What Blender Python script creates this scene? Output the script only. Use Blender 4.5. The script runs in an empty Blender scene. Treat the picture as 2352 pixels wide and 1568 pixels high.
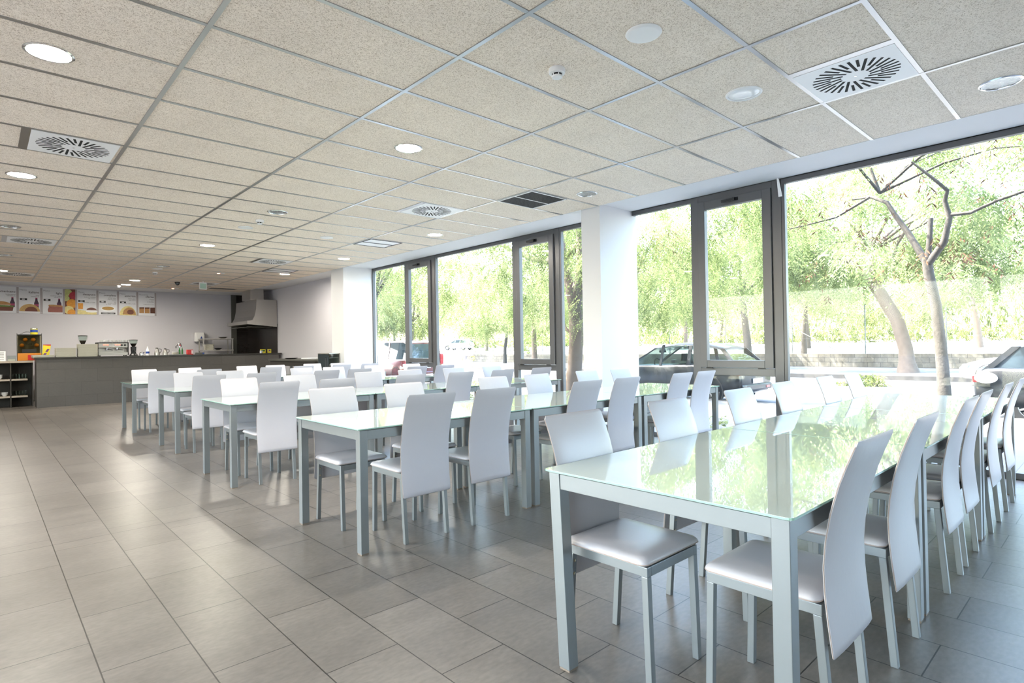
import bpy, bmesh, math, random
from mathutils import Vector, Matrix
PI = math.pi
C = bpy.context.scene.collection
sc = bpy.context.scene
# ---------------------------------------------------------------- camera
H = 1.19
F = 1319.58
yaw, pitch, roll = 0.74646, 0.00813, -0.0168
fw = Vector((math.sin(yaw)*math.cos(pitch), math.cos(yaw)*math.cos(pitch), math.sin(pitch)))
rt = Vector((math.cos(yaw), -math.sin(yaw), 0))
up = rt.cross(fw)
r2 = math.cos(roll)*rt + math.sin(roll)*up
u2 = -math.sin(roll)*rt + math.cos(roll)*up
cam = bpy.data.cameras.new('camera'); cam.sensor_width = 36; cam.lens = F/2352*36
cam.clip_end = 500; cam.clip_start = 0.05
co = bpy.data.objects.new('camera', cam); C.objects.link(co)
M4 = Matrix((r2, u2, -fw)).transposed().to_4x4(); M4.translation = Vector((0, 0, H))
co.matrix_world = M4
sc.camera = co
# ---------------------------------------------------------------- world, sun, exposure
sc.view_settings.view_transform = 'Standard'; sc.view_settings.look = 'None'
sc.view_settings.gamma = 1; sc.view_settings.use_curve_mapping = False
sc.view_settings.exposure = 2.78
SKY = 0.60
w = bpy.data.worlds.new('sky'); sc.world = w; w.use_nodes = True
nt = w.node_tree; bg = nt.nodes['Background']
sky = nt.nodes.new('ShaderNodeTexSky'); sky.sky_type = 'NISHITA'; sky.sun_disc = False
sky.sun_elevation = math.radians(52); sky.sun_rotation = math.radians(-24); sky.dust_density = 3.0; sky.air_density = 1.2
nt.links.new(sky.outputs[0], bg.inputs[0]); bg.inputs[1].default_value = SKY
sd = Vector((-.24, .53, .80)).normalized()
sl = bpy.data.lights.new('sun', 'SUN'); sl.energy = 7.0; sl.angle = math.radians(0.6); sl.color = (1, .95, .86)
so = bpy.data.objects.new('sun', sl); C.objects.link(so); so.rotation_euler = sd.to_track_quat('Z', 'Y').to_euler(); so.location = (20, 30, 30)
def portal(loc, rot, sx, sy):
    l = bpy.data.lights.new('window_portal', 'AREA'); l.shape = 'RECTANGLE'; l.size = sx; l.size_y = sy
    l.cycles.is_portal = True
    o = bpy.data.objects.new('window_portal', l); C.objects.link(o); o.location = loc; o.rotation_euler = rot
portal((6.55, 3.4, 1.48), (0, PI/2, 0), 2.9, 16.2)
portal((-4.66, 3.5, 1.5), (0, -PI/2, 0), 2.3, 13.0)
LAMP = 85.0

# ---------------------------------------------------------------- materials
def nodes(m):
    m.use_nodes = True
    return m.node_tree.nodes, m.node_tree.links
def mat(name, col, rough=.5, metal=0, spec=.5, bump=0, bscale=60, var=0, vscale=8, emit=None, estr=0, coat=0, ior=1.45):
    m = bpy.data.materials.new(name); n, l = nodes(m); p = n['Principled BSDF']
    p.inputs['Base Color'].default_value = (*col, 1); p.inputs['Roughness'].default_value = rough
    p.inputs['Metallic'].default_value = metal; p.inputs['Specular IOR Level'].default_value = spec; p.inputs['IOR'].default_value = ior
    p.inputs['Coat Weight'].default_value = coat; p.inputs['Coat Roughness'].default_value = .03
    if emit: p.inputs['Emission Color'].default_value = (*emit, 1); p.inputs['Emission Strength'].default_value = estr
    tc = n.new('ShaderNodeTexCoord')
    if var:
        t = n.new('ShaderNodeTexNoise'); t.inputs['Scale'].default_value = vscale; t.inputs['Detail'].default_value = 5
        l.new(tc.outputs['Object'], t.inputs['Vector'])
        r = n.new('ShaderNodeMapRange'); r.inputs[3].default_value = 1-var; r.inputs[4].default_value = 1+var
        l.new(t.outputs[0], r.inputs[0])
        v = n.new('ShaderNodeVectorMath'); v.operation = 'SCALE'; v.inputs[0].default_value = col
        l.new(r.outputs[0], v.inputs['Scale']); l.new(v.outputs[0], p.inputs['Base Color'])
    if bump:
        t = n.new('ShaderNodeTexNoise'); t.inputs['Scale'].default_value = bscale; t.inputs['Detail'].default_value = 4
        l.new(tc.outputs['Object'], t.inputs['Vector'])
        b = n.new('ShaderNodeBump'); b.inputs['Strength'].default_value = bump; b.inputs['Distance'].default_value = .01
        l.new(t.outputs[0], b.inputs['Height']); l.new(b.outputs[0], p.inputs['Normal'])
    return m
def glass_mat(name, tint=(1, 1, 1), haze=0.0, refl=1.0):
    m = bpy.data.materials.new(name); n, l = nodes(m); n.clear()
    o = n.new('ShaderNodeOutputMaterial'); t = n.new('ShaderNodeBsdfTransparent'); t.inputs[0].default_value = (*tint, 1)
    g = n.new('ShaderNodeBsdfGlossy'); g.inputs['Roughness'].default_value = .01
    f = n.new('ShaderNodeLayerWeight'); f.inputs[0].default_value = .5
    pw = n.new('ShaderNodeMath'); pw.operation = 'POWER'; pw.inputs[1].default_value = 5; l.new(f.outputs['Facing'], pw.inputs[0])
    mu = n.new('ShaderNodeMath'); mu.operation = 'MULTIPLY_ADD'; mu.inputs[1].default_value = .8*refl; mu.inputs[2].default_value = .014*refl; mu.use_clamp = True; l.new(pw.outputs[0], mu.inputs[0])
    mx = n.new('ShaderNodeMixShader'); l.new(mu.outputs[0], mx.inputs[0]); l.new(t.outputs[0], mx.inputs[1]); l.new(g.outputs[0], mx.inputs[2])
    last = mx
    if haze:  # streaky milky film: pane dirt plus veiling glare put into the shader
        d = n.new('ShaderNodeBsdfTranslucent'); d.inputs[0].default_value = (.85, .9, .95, 1)
        tc = n.new('ShaderNodeTexCoord'); mp = n.new('ShaderNodeMapping'); mp.inputs['Scale'].default_value = (1, 5, .8)
        l.new(tc.outputs['Object'], mp.inputs[0]); z = n.new('ShaderNodeTexNoise'); z.inputs['Scale'].default_value = 1.6; z.inputs['Detail'].default_value = 6
        l.new(mp.outputs[0], z.inputs['Vector'])
        r = n.new('ShaderNodeMapRange'); r.inputs[1].default_value = .4; r.inputs[2].default_value = .75; r.inputs[3].default_value = haze*.35; r.inputs[4].default_value = haze*1.8
        l.new(z.outputs[0], r.inputs[0])
        m2 = n.new('ShaderNodeMixShader'); l.new(r.outputs[0], m2.inputs[0]); l.new(mx.outputs[0], m2.inputs[1]); l.new(d.outputs[0], m2.inputs[2]); last = m2
    l.new(last.outputs[0], o.inputs[0])
    return m
def leaf_mat(name, c1, c2, tr=.5):
    m = bpy.data.materials.new(name); n, l = nodes(m); n.clear()
    o = n.new('ShaderNodeOutputMaterial'); d = n.new('ShaderNodeBsdfDiffuse'); t = n.new('ShaderNodeBsdfTranslucent')
    tc = n.new('ShaderNodeTexCoord'); z = n.new('ShaderNodeTexNoise'); z.inputs['Scale'].default_value = 1.1; z.inputs['Detail'].default_value = 3
    l.new(tc.outputs['Object'], z.inputs['Vector'])
    r = n.new('ShaderNodeValToRGB'); r.color_ramp.elements[0].position = .40; r.color_ramp.elements[1].position = .60
    r.color_ramp.elements[0].color = (*c1, 1); r.color_ramp.elements[1].color = (*c2, 1)
    l.new(z.outputs[0], r.inputs[0]); l.new(r.outputs[0], d.inputs[0]); l.new(r.outputs[0], t.inputs[0])
    mx = n.new('ShaderNodeMixShader'); mx.inputs[0].default_value = tr
    l.new(d.outputs[0], mx.inputs[1]); l.new(t.outputs[0], mx.inputs[2]); l.new(mx.outputs[0], o.inputs[0])
    return m

def ceiling_mat():
    m = bpy.data.materials.new('wood_wool_tile'); n, l = nodes(m); p = n['Principled BSDF']; p.inputs['Roughness'].default_value = .95
    p.inputs['Specular IOR Level'].default_value = .1
    tc = n.new('ShaderNodeTexCoord')
    fib = None
    for sc_, off in ((62, 0), (88, 7.3), (120, 3.1)):
        mp = n.new('ShaderNodeMapping'); mp.inputs['Location'].default_value = (off, off*1.7, off*.6); l.new(tc.outputs['Object'], mp.inputs[0])
        q = n.new('ShaderNodeTexNoise'); q.inputs['Scale'].default_value = sc_; q.inputs['Detail'].default_value = 1; q.inputs['Distortion'].default_value = .8; l.new(mp.outputs[0], q.inputs['Vector'])
        a = n.new('ShaderNodeMath'); a.operation = 'SUBTRACT'; a.inputs[1].default_value = .5; l.new(q.outputs[0], a.inputs[0])
        b = n.new('ShaderNodeMath'); b.operation = 'ABSOLUTE'; l.new(a.outputs[0], b.inputs[0])
        c = n.new('ShaderNodeMath'); c.operation = 'MULTIPLY_ADD'; c.inputs[1].default_value = -13; c.inputs[2].default_value = 1.1; c.use_clamp = True; l.new(b.outputs[0], c.inputs[0])
        if fib is None: fib = c
        else:
            mxm = n.new('ShaderNodeMath'); mxm.operation = 'MAXIMUM'; l.new(fib.outputs[0], mxm.inputs[0]); l.new(c.outputs[0], mxm.inputs[1]); fib = mxm
    wv = fib
    r = n.new('ShaderNodeValToRGB'); e = r.color_ramp.elements
    e[0].position = .02; e[0].color = (.58, .475, .37, 1); e[1].position = .75; e[1].color = (.97, .87, .76, 1)
    l.new(wv.outputs[0], r.inputs[0])
    big = n.new('ShaderNodeTexNoise'); big.inputs['Scale'].default_value = 2.2; big.inputs['Detail'].default_value = 8; big.inputs['Roughness'].default_value = .7
    l.new(tc.outputs['Object'], big.inputs['Vector'])
    mr = n.new('ShaderNodeMapRange'); mr.inputs[1].default_value = .3; mr.inputs[2].default_value = .7; mr.inputs[3].default_value = .93; mr.inputs[4].default_value = 1.02
    l.new(big.outputs[0], mr.inputs[0])
    v = n.new('ShaderNodeVectorMath'); v.operation = 'SCALE'; l.new(r.outputs[0], v.inputs[0]); l.new(mr.outputs[0], v.inputs['Scale'])
    l.new(v.outputs[0], p.inputs['Base Color'])
    b = n.new('ShaderNodeBump'); b.inputs['Strength'].default_value = .5; b.inputs['Distance'].default_value = .003
    l.new(wv.outputs[0], b.inputs['Height']); l.new(b.outputs[0], p.inputs['Normal'])
    return m
def brick_mat(name, c1, c2, mortar, bw, rh, msize, ux, uy, ox, oy, rough, line=None, rvar=.1, bump=.3, offset=.5):
    """ux,uy: which object axes give the brick length / row direction"""
    m = bpy.data.materials.new(name); n, l = nodes(m); p = n['Principled BSDF']
    tc = n.new('ShaderNodeTexCoord'); sp = n.new('ShaderNodeSeparateXYZ'); l.new(tc.outputs['Object'], sp.inputs[0])
    cb = n.new('ShaderNodeCombineXYZ')
    for ax, off, k in ((ux, ox, 0), (uy, oy, 1)):
        a = n.new('ShaderNodeMath'); a.operation = 'ADD'; a.inputs[1].default_value = off
        l.new(sp.outputs[ax], a.inputs[0]); l.new(a.outputs[0], cb.inputs[k])
    b = n.new('ShaderNodeTexBrick'); b.offset = offset; b.squash = 1
    b.inputs['Scale'].default_value = 1; b.inputs['Mortar Size'].default_value = msize; b.inputs['Mortar Smooth'].default_value = .1
    b.inputs['Brick Width'].default_value = bw; b.inputs['Row Height'].default_value = rh
    b.inputs['Color1'].default_value = (*c1, 1); b.inputs['Color2'].default_value = (*c2, 1); b.inputs['Mortar'].default_value = (*mortar, 1)
    l.new(cb.outputs[0], b.inputs['Vector'])
    mp = n.new('ShaderNodeMapping'); mp.inputs['Scale'].default_value = (.8, 1.7, 1); l.new(tc.outputs['Object'], mp.inputs[0])
    z = n.new('ShaderNodeTexNoise'); z.inputs['Scale'].default_value = 2.6; z.inputs['Detail'].default_value = 5; z.inputs['Roughness'].default_value = .55
    l.new(mp.outputs[0], z.inputs['Vector'])
    mr = n.new('ShaderNodeMapRange'); mr.inputs[1].default_value = .2; mr.inputs[2].default_value = .8; mr.inputs[3].default_value = 1-rvar; mr.inputs[4].default_value = 1+rvar
    l.new(z.outputs[0], mr.inputs[0])
    z2 = n.new('ShaderNodeTexNoise'); z2.inputs['Scale'].default_value = 34; z2.inputs['Detail'].default_value = 4; l.new(mp.outputs[0], z2.inputs['Vector'])
    m2_ = n.new('ShaderNodeMapRange'); m2_.inputs[1].default_value = .2; m2_.inputs[2].default_value = .8; m2_.inputs[3].default_value = 1-rvar*.8; m2_.inputs[4].default_value = 1+rvar*.8; l.new(z2.outputs[0], m2_.inputs[0])
    mm = n.new('ShaderNodeMath'); mm.operation = 'MULTIPLY'; l.new(mr.outputs[0], mm.inputs[0]); l.new(m2_.outputs[0], mm.inputs[1])
    v = n.new('ShaderNodeVectorMath'); v.operation = 'SCALE'; l.new(b.outputs[0], v.inputs[0]); l.new(mm.outputs[0], v.inputs['Scale'])
    out = v.outputs[0]
    if line is not None:
        s = n.new('ShaderNodeMath'); s.operation = 'SUBTRACT'; s.inputs[1].default_value = line; l.new(sp.outputs[1], s.inputs[0])
        a = n.new('ShaderNodeMath'); a.operation = 'ABSOLUTE'; l.new(s.outputs[0], a.inputs[0])
        lt = n.new('ShaderNodeMath'); lt.operation = 'LESS_THAN'; lt.inputs[1].default_value = .0035; l.new(a.outputs[0], lt.inputs[0])
        mx = n.new('ShaderNodeMix'); mx.data_type = 'RGBA'; l.new(lt.outputs[0], mx.inputs[0]); l.new(out, mx.inputs[6]); mx.inputs[7].default_value = (.02, .02, .018, 1)
        out = mx.outputs[2]
    l.new(out, p.inputs['Base Color'])
    rr = n.new('ShaderNodeMapRange'); rr.inputs[3].default_value = rough-.02; rr.inputs[4].default_value = rough+.03; l.new(z.outputs[0], rr.inputs[0]); l.new(rr.outputs[0], p.inputs['Roughness'])
    bp = n.new('ShaderNodeBump'); bp.inputs['Strength'].default_value = bump; bp.inputs['Distance'].default_value = .002; bp.invert = True
    l.new(b.outputs['Fac'], bp.inputs['Height']); l.new(bp.outputs[0], p.inputs['Normal'])
    return m

MT = {}
MT['plaster'] = mat('white_plaster', (.73, .73, .745), .7, bump=.03, bscale=90)
MT['facade'] = mat('outer_render', (.14, .12, .10), .9)
MT['lilac'] = mat('lilac_grey_paint', (.60, .59, .63), .75, bump=.03, bscale=90)
MT['ceil'] = ceiling_mat()
MT['rail'] = mat('ceiling_rail', (.46, .465, .47), .28, metal=1)
MT['floor'] = brick_mat('floor_tile', (.132, .118, .105), (.166, .149, .134), (.022, .02, .018), .6008, .3017, .0026, 1, 0, -.529+.6008*20, -.320+.3017*20, .33, line=4.59, rvar=.24)
MT['counter'] = brick_mat('counter_tile', (.092, .084, .078), (.104, .096, .090), (.05, .047, .043), .6, .30, .002, 0, 2, 12.1, 6.06, .5, rvar=.08)
MT['slab'] = mat('dark_stone_slab', (.04, .038, .035), .3)
MT['frame'] = mat('window_frame_grey', (.12, .12, .124), .38, metal=.35, var=.04)
MT['glass'] = glass_mat('window_glass', (.97, .985, .98), haze=.006)
MT['leather'] = mat('white_leather', (.51, .49, .52), .30, bump=.06, bscale=25, var=.03, vscale=4, spec=.5)
MT['seam'] = mat('tan_seam', (.42, .33, .29), .6)
MT['steel'] = mat('silver_painted_steel', (.25, .265, .27), .34, metal=.5)
MT['bolt'] = mat('brass_bolt', (.5, .42, .3), .3, metal=1)
MT['pad'] = mat('rubber_foot', (.22, .17, .13), .7)
MT['mint'] = mat('mint_backed_glass', (.70, .79, .73), .012, spec=.5, ior=1.62, coat=.6)
MT['mintedge'] = mat('green_glass_edge', (.30, .48, .40), .15)
MT['white'] = mat('white_plastic', (.82, .82, .82), .35)
MT['whitep'] = mat('white_paint_metal', (.86, .86, .87), .4)
MT['black'] = mat('black_plastic', (.015, .015, .016), .4)
MT['dark'] = mat('dark_void', (.01, .01, .01), .8)
MT['chrome'] = mat('chrome', (.75, .76, .77), .12, metal=1)
MT['stain'] = mat('stainless_steel', (.48, .465, .44), .32, metal=.9, bump=.02, bscale=8)
MT['lens'] = mat('lamp_lens_lit', (1, 1, 1), .4, emit=(1, .93, .80), estr=LAMP)
MT['lensoff'] = mat('lamp_reflector', (.36, .39, .40), .12, metal=.85, bump=.9, bscale=34)
MT['lensfro'] = mat('frosted_lamp_glass', (.85, .86, .87), .12, coat=.5, bump=.25, bscale=14)
MT['glow'] = mat('orange_glow', (1, .5, .3), .4, emit=(1, .35, .15), estr=2)
MT['grille'] = mat('dark_grille', (.05, .052, .055), .5, metal=.4)
MT['cream'] = mat('cream_tray', (.58, .56, .48), .45)
MT['orange'] = mat('orange_plastic', (.55, .20, .02), .4)
MT['wood'] = mat('shelf_edge', (.42, .36, .30), .6)
MT['darkwood'] = mat('dark_cabinet', (.05, .045, .04), .6)
MT['blacktile'] = brick_mat('black_wall_tile', (.014, .010, .009), (.020, .014, .012), (.03, .026, .024), .2, .2, .003, 1, 2, 20, 20, .25, offset=0)
MT['greytile'] = mat('grey_tile_strip', (.10, .10, .09), .4)
MT['red'] = mat('red_packaging', (.45, .02, .02), .4)
MT['yellow'] = mat('yellow_packaging', (.65, .55, .03), .45)
MT['blue'] = mat('blue_print', (.02, .06, .30), .4)
MT['purple'] = mat('purple_print', (.15, .05, .20), .4)
MT['green'] = mat('green_bottle', (.02, .12, .03), .2)
MT['clear'] = glass_mat('clear_glass', (.86, .90, .88), refl=1.5)
MT['acryl'] = glass_mat('tinted_acrylic', (.75, .72, .60), refl=1.5)
MT['led'] = mat('red_led', (1, .05, .02), .4, emit=(1, .04, .02), estr=4)
MT['coffee'] = mat('coffee_beans', (.02, .012, .008), .6)
MT['paper'] = mat('poster_paper', (.72, .73, .76), .5)
MT['bar'] = mat('poster_rail_lilac', (.40, .36, .37), .5)
MT['ink'] = mat('poster_ink', (.10, .09, .10), .6)
MT['inkl'] = mat('poster_ink_grey', (.30, .30, .33), .6)
# exterior
MT['pave'] = brick_mat('paving', (.10, .10, .10), (.12, .12, .12), (.06, .06, .06), .4, .4, .004, 0, 1, 40, 40, .8, offset=0, rvar=.06)
MT['road'] = mat('asphalt', (.085, .085, .087), .9, var=.12, vscale=3)
MT['kerb'] = mat('kerb_stone', (.06, .056, .05), .85, var=.15)
MT['sand'] = mat('pale_sand', (.36, .34, .31), .95, var=.08, vscale=1)
MT['block'] = brick_mat('old_block_wall', (.12, .108, .09), (.17, .155, .13), (.06, .055, .05), .55, .23, .01, 1, 2, 60, 10, .9, rvar=.35)
MT['bark'] = mat('grey_bark', (.060, .054, .047), .9, bump=.8, bscale=22, var=.45, vscale=9)
MT['barkp'] = mat('pale_bark', (.13, .10, .08), .9, bump=.4, bscale=12, var=.3, vscale=5)
MT['leafA'] = leaf_mat('drooping_leaves', (.075, .105, .033), (.24, .285, .12), .5)
MT['leafB'] = leaf_mat('fresh_leaves', (.11, .145, .05), (.30, .345, .17), .5)
MT['leafC'] = leaf_mat('dark_leaves', (.06, .085, .026), (.19, .215, .08), .4)
MT['pods'] = leaf_mat('brown_pods', (.06, .03, .018), (.12, .07, .045), .2)
MT['carblack'] = mat('black_car_paint', (.012, .014, .016), .3, coat=.35)
MT['carred'] = mat('dark_red_paint', (.10, .016, .02), .2, coat=1)
MT['carsil'] = mat('silver_car_paint', (.45, .47, .50), .25, metal=.5, coat=1)
MT['carglass'] = glass_mat('car_glass', (.42, .50, .48), refl=2.2)
MT['carglassd'] = mat('dark_car_glass', (.03, .045, .055), .03, coat=1)
MT['tyre'] = mat('tyre', (.02, .02, .02), .8)
MT['rim'] = mat('alloy_rim', (.6, .6, .6), .25, metal=.9)
MT['tail'] = mat('tail_light', (.35, .01, .015), .1, coat=1)
MT['lampc'] = mat('headlamp', (.7, .72, .75), .05, metal=.3, coat=1)
MT['wire'] = mat('fence_steel', (.16, .17, .16), .6)
MT['graf'] = mat('graffiti_yellow', (.55, .42, .10), .8)
MT['grafd'] = mat('graffiti_dark', (.06, .06, .09), .8)

# ---------------------------------------------------------------- mesh builder
class MB:
    def __init__(s): s.v = []; s.f = []
    def box(s, x0, x1, y0, y1, z0, z1):
        i = len(s.v); s.v += [(x0,y0,z0),(x1,y0,z0),(x1,y1,z0),(x0,y1,z0),(x0,y0,z1),(x1,y0,z1),(x1,y1,z1),(x0,y1,z1)]
        s.f += [(i,i+3,i+2,i+1),(i+4,i+5,i+6,i+7),(i,i+1,i+5,i+4),(i+1,i+2,i+6,i+5),(i+2,i+3,i+7,i+6),(i+3,i,i+4,i+7)]; return s
    def bar(s, p, q, wx, wy):
        i = len(s.v)
        for c in (p, q):
            s.v += [(c[0]-wx/2,c[1]-wy/2,c[2]),(c[0]+wx/2,c[1]-wy/2,c[2]),(c[0]+wx/2,c[1]+wy/2,c[2]),(c[0]-wx/2,c[1]+wy/2,c[2])]
        s.f += [(i,i+3,i+2,i+1),(i+4,i+5,i+6,i+7),(i,i+1,i+5,i+4),(i+1,i+2,i+6,i+5),(i+2,i+3,i+7,i+6),(i+3,i,i+4,i+7)]; return s
    def loft(s, rings, cap=True):
        i = len(s.v); n = len(rings[0])
        for r in rings: s.v += [tuple(p) for p in r]
        for k in range(len(rings)-1):
            for j in range(n):
                a = i+k*n+j; b = i+k*n+(j+1)%n; s.f.append((a, b, b+n, a+n))
        if cap:
            s.f.append(tuple(i+j for j in reversed(range(n)))); s.f.append(tuple(i+(len(rings)-1)*n+j for j in range(n)))
        return s
    def lathe(s, prof, c=(0,0,0), n=24, cap=True):
        return s.loft([[(c[0]+r*math.cos(2*PI*j/n), c[1]+r*math.sin(2*PI*j/n), c[2]+z) for j in range(n)] for r, z in prof], cap)
    def tube(s, pts, rad, n=8):
        pts = [Vector(p) for p in pts]; rings = []
        if not hasattr(rad, '__len__'): rad = [rad]*len(pts)
        a = None
        for k, p in enumerate(pts):
            d = (pts[min(k+1, len(pts)-1)]-pts[max(k-1, 0)]).normalized()
            if a is None: a = d.orthogonal().normalized()
            a = (a-d*a.dot(d)).normalized(); b = d.cross(a)
            rings.append([p+(a*math.cos(2*PI*j/n)+b*math.sin(2*PI*j/n))*rad[k] for j in range(n)])
        return s.loft(rings)
    def poly(s, pts, d):
        """flat outline extruded by vector d"""
        d = Vector(d); return s.loft([[Vector(p) for p in pts], [Vector(p)+d for p in pts]])
    def build(s, name, m, parent=None, smooth=0, bevel=0, loc=None, rz=0):
        me = bpy.data.meshes.new(name); me.from_pydata(s.v, [], s.f); me.materials.append(m)
        bm = bmesh.new(); bm.from_mesh(me); bmesh.ops.recalc_face_normals(bm, faces=bm.faces); bm.to_mesh(me); bm.free()
        if smooth:
            me.shade_smooth(); me.set_sharp_from_angle(angle=math.radians(smooth))
        o = bpy.data.objects.new(name, me); C.objects.link(o)
        if parent: o.parent = parent
        if loc: o.location = loc
        if rz: o.rotation_euler.z = rz
        if bevel:
            b = o.modifiers.new('bevel', 'BEVEL'); b.width = bevel; b.segments = 2; b.limit_method = 'ANGLE'
        return o
def tag(o, label=None, cat=None, group=None, kind=None):
    for k, v in (('label', label), ('category', cat), ('group', group), ('kind', kind)):
        if v: o[k] = v
    return o
def thing(name, label, cat, loc=(0,0,0), rz=0, group=None):
    o = bpy.data.objects.new(name, None); C.objects.link(o); o.location = loc; o.rotation_euler.z = rz; o.empty_display_size = .1
    return tag(o, label, cat, group)
def struct(o): o['kind'] = 'structure'; return o
def dup(root, loc, rz=0, label=None, group=None):
    def cp(o, par):
        c = o.copy(); C.objects.link(c); c.parent = par
        for ch in kids.get(o.name, []): cp(ch, c)
        return c
    kids = {}
    def walk(o):
        kids[o.name] = list(o.children)
        for ch in o.children: walk(ch)
    walk(root)
    r = cp(root, None); r.location = loc; r.rotation_euler.z = rz
    if label: r['label'] = label
    if group: r['group'] = group
    return r
def text(body, size, m, loc, parent, name='lettering', rot=(PI/2,0,0), ext=.0006, align='LEFT', bold=0):
    cu = bpy.data.curves.new(name, 'FONT'); cu.body = body; cu.size = size; cu.extrude = ext; cu.align_x = align; cu.resolution_u = 2; cu.offset = bold
    t = bpy.data.objects.new(name, cu); C.objects.link(t)
    me = bpy.data.meshes.new_from_object(t); bpy.data.objects.remove(t); bpy.data.curves.remove(cu)
    me.materials.clear(); me.materials.append(m)
    o = bpy.data.objects.new(name, me); C.objects.link(o); o.location = loc; o.rotation_euler = rot
    if parent: o.parent = parent
    return o
def rrect(x0, x1, y0, y1, r, z, n=4):
    out = []
    for cx, cy, a in ((x1-r, y1-r, 0), (x0+r, y1-r, PI/2), (x0+r, y0+r, PI), (x1-r, y0+r, 1.5*PI)):
        for k in range(n+1): out.append((cx+r*math.cos(a+k*PI/2/n), cy+r*math.sin(a+k*PI/2/n), z))
    return out
ORD = ['first', 'second', 'third', 'fourth', 'fifth', 'sixth', 'seventh', 'eighth']

# ================================================================= ROOM SHELL
ZC, ZS = 2.92, 2.95           # tile ceiling, plaster soffit
XG, YG = 5.66, 18.0           # end of the ceiling tiles
XW, YB = 6.40, 19.3           # window plane, back wall
struct(MB().box(-4.6, 6.5, -4.7, YB+.1, -.12, 0).build('floor', MT['floor']))
struct(MB().box(-4.6, XG, -4.7, YG, ZC, ZC+.1).build('ceiling', MT['ceil']))
g = MB().box(XG, 6.6, -4.7, YG, ZS, ZS+.2).box(-4.6, 6.6, YG, YB+.2, ZS, ZS+.2)
g.box(XG, XG+.012, -4.7, YG, ZC-.004, ZS).box(-4.6, XG+.012, YG, YG+.012, ZC-.004, ZS)
struct(g.build('trim_1', MT['plaster']))
# T-rails
g = MB(); hw = .0135
for k in range(-4, 4):
    x = .9035+1.2*k
    if -4.6 < x < XG-.02: g.box(x-hw, x+hw, -4.7, YG, ZC-.006, ZC+.004)
j = -11
while 2.1008+.6*j < YG:
    y = 2.1008+.6*j; j += 1
    if y > -4.6: g.box(-4.6, XG, y-hw, y+hw, ZC-.0045, ZC+.004)
struct(g.build('trim_2', MT['rail']))
struct(MB().box(-4.6, 6.6, YB, YB+.2, 0, 3.2).build('wall_back', MT['lilac']))
struct(MB().box(6.3, 6.6, 12.0, YB, 0, 3.2).build('wall_right', MT['lilac']))
struct(MB().box(5.69, 6.47, 11.42, 12.0, 0, ZS).build('trim_3', MT['plaster']))
struct(MB().box(5.69, 6.47, 4.50, 4.80, 0, ZS).build('trim_4', MT['plaster']))
g = MB().box(-4.8, -4.6, -4.7, YB+.2, 2.65, 3.2).box(-4.8, -4.6, -4.7, YB+.2, 0, .35).box(-4.8, -4.6, 10, YB+.2, .35, 2.65).box(-4.8, -4.6, -4.7, -3, .35, 2.65)
for y in (-.5, 2.1, 4.7, 7.3): g.box(-4.8, -4.6, y, y+.2, .35, 2.65)
struct(g.build('wall_left', MT['plaster']))
struct(MB().box(-4.705, -4.695, -3, 10, .35, 2.65).build('window_5', MT['glass']))
struct(MB().box(-4.6, 6.6, -4.75, -4.6, 0, 3.2).build('wall_front', MT['darkwood']))
struct(MB().box(-6.2, 6.6, -4.8, YB+.3, 3.2, 3.5).box(-4.8, 6.6, -4.8, YB+14, 3.5, 9.5).build('roof_shade_block', MT['facade']))  # roof slab; overhang and tall block added, unseen, to shade pavement and left windows
# facade head and sill outside
struct(MB().box(XW-.05, XW+.2, -4.7, 11.5, ZS, 3.5).box(XW-.05, XW+.10, -4.7, 11.5, -.3, 0.0).build('trim_5', MT['facade']))

# ================================================================= WINDOWS
def fixed_window(name, y0, y1):
    """frame of a fixed pane from y0 to y1 + its pane"""
    g = MB(); f = .035
    g.box(XW-.03, XW+.03, y0, y1, 2.895, ZS).box(XW-.03, XW+.03, y0, y1, 0, .055)
    g.box(XW-.03, XW+.03, y0, y0+f, .055, 2.895).box(XW-.03, XW+.03, y1-f, y1, .055, 2.895)
    o = struct(g.build(name, MT['frame'], bevel=.003))
    MB().box(XW-.004, XW+.004, y0+f, y1-f, .055, 2.895).build('glass', MT['glass'], o)
def sash_window(name, ym, yr):
    """ym: window-side (far, larger y) edge, yr: near edge; top-hung sash over a fixed pane"""
    g = MB(); a, b = yr, ym
    g.box(XW-.035, XW+.035, a, a+.10, 0, ZS).box(XW-.035, XW+.035, b-.07, b, 0, ZS)
    g.box(XW-.035, XW+.035, a+.10, b-.07, 2.875, ZS).box(XW-.035, XW+.035, a+.10, b-.07, .81, .895).box(XW-.035, XW+.035, a+.10, b-.07, 0, .06)
    o = struct(g.build(name, MT['frame'], bevel=.003))
    s0, s1 = a+.103, b-.073
    s = MB(); x0, x1 = XW-.06, XW+.01
    s.box(x0, x1, s0, s0+.098, .90, 2.872).box(x0, x1, s1-.088, s1, .90, 2.872).box(x0, x1, s0+.098, s1-.088, .90, .985).box(x0, x1, s0+.098, s1-.088, 2.775, 2.872)
    so_ = s.build('sash', MT['frame'], o, bevel=.004)
    MB().box(XW-.028, XW-.022, s0+.098, s1-.088, .985, 2.775).build('glass', MT['glass'], so_)
    c = (s0+s1)/2+.02
    h = MB().box(x0-.014, x0, c-.09, c+.05, 2.812, 2.848).box(x0-.045, x0-.014, c-.07, c-.04, 2.815, 2.845).box(x0-.052, x0-.032, c-.07, c+.09, 2.806, 2.834)
    h.build('handle', MT['black'], so_, bevel=.002)
    for yy in (s0+.09, s1-.16):
        MB().box(x0-.006, x0+.006, yy, yy+.08, .888, .900).build('hinge', MT['black'], o)
    MB().box(XW-.004, XW+.004, a+.10, b-.07, .06, .81).build('glass', MT['glass'], o)
fixed_window('window_1', -4.6, -2.0)
sash_window('window_2', -.96, -2.0)
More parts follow.
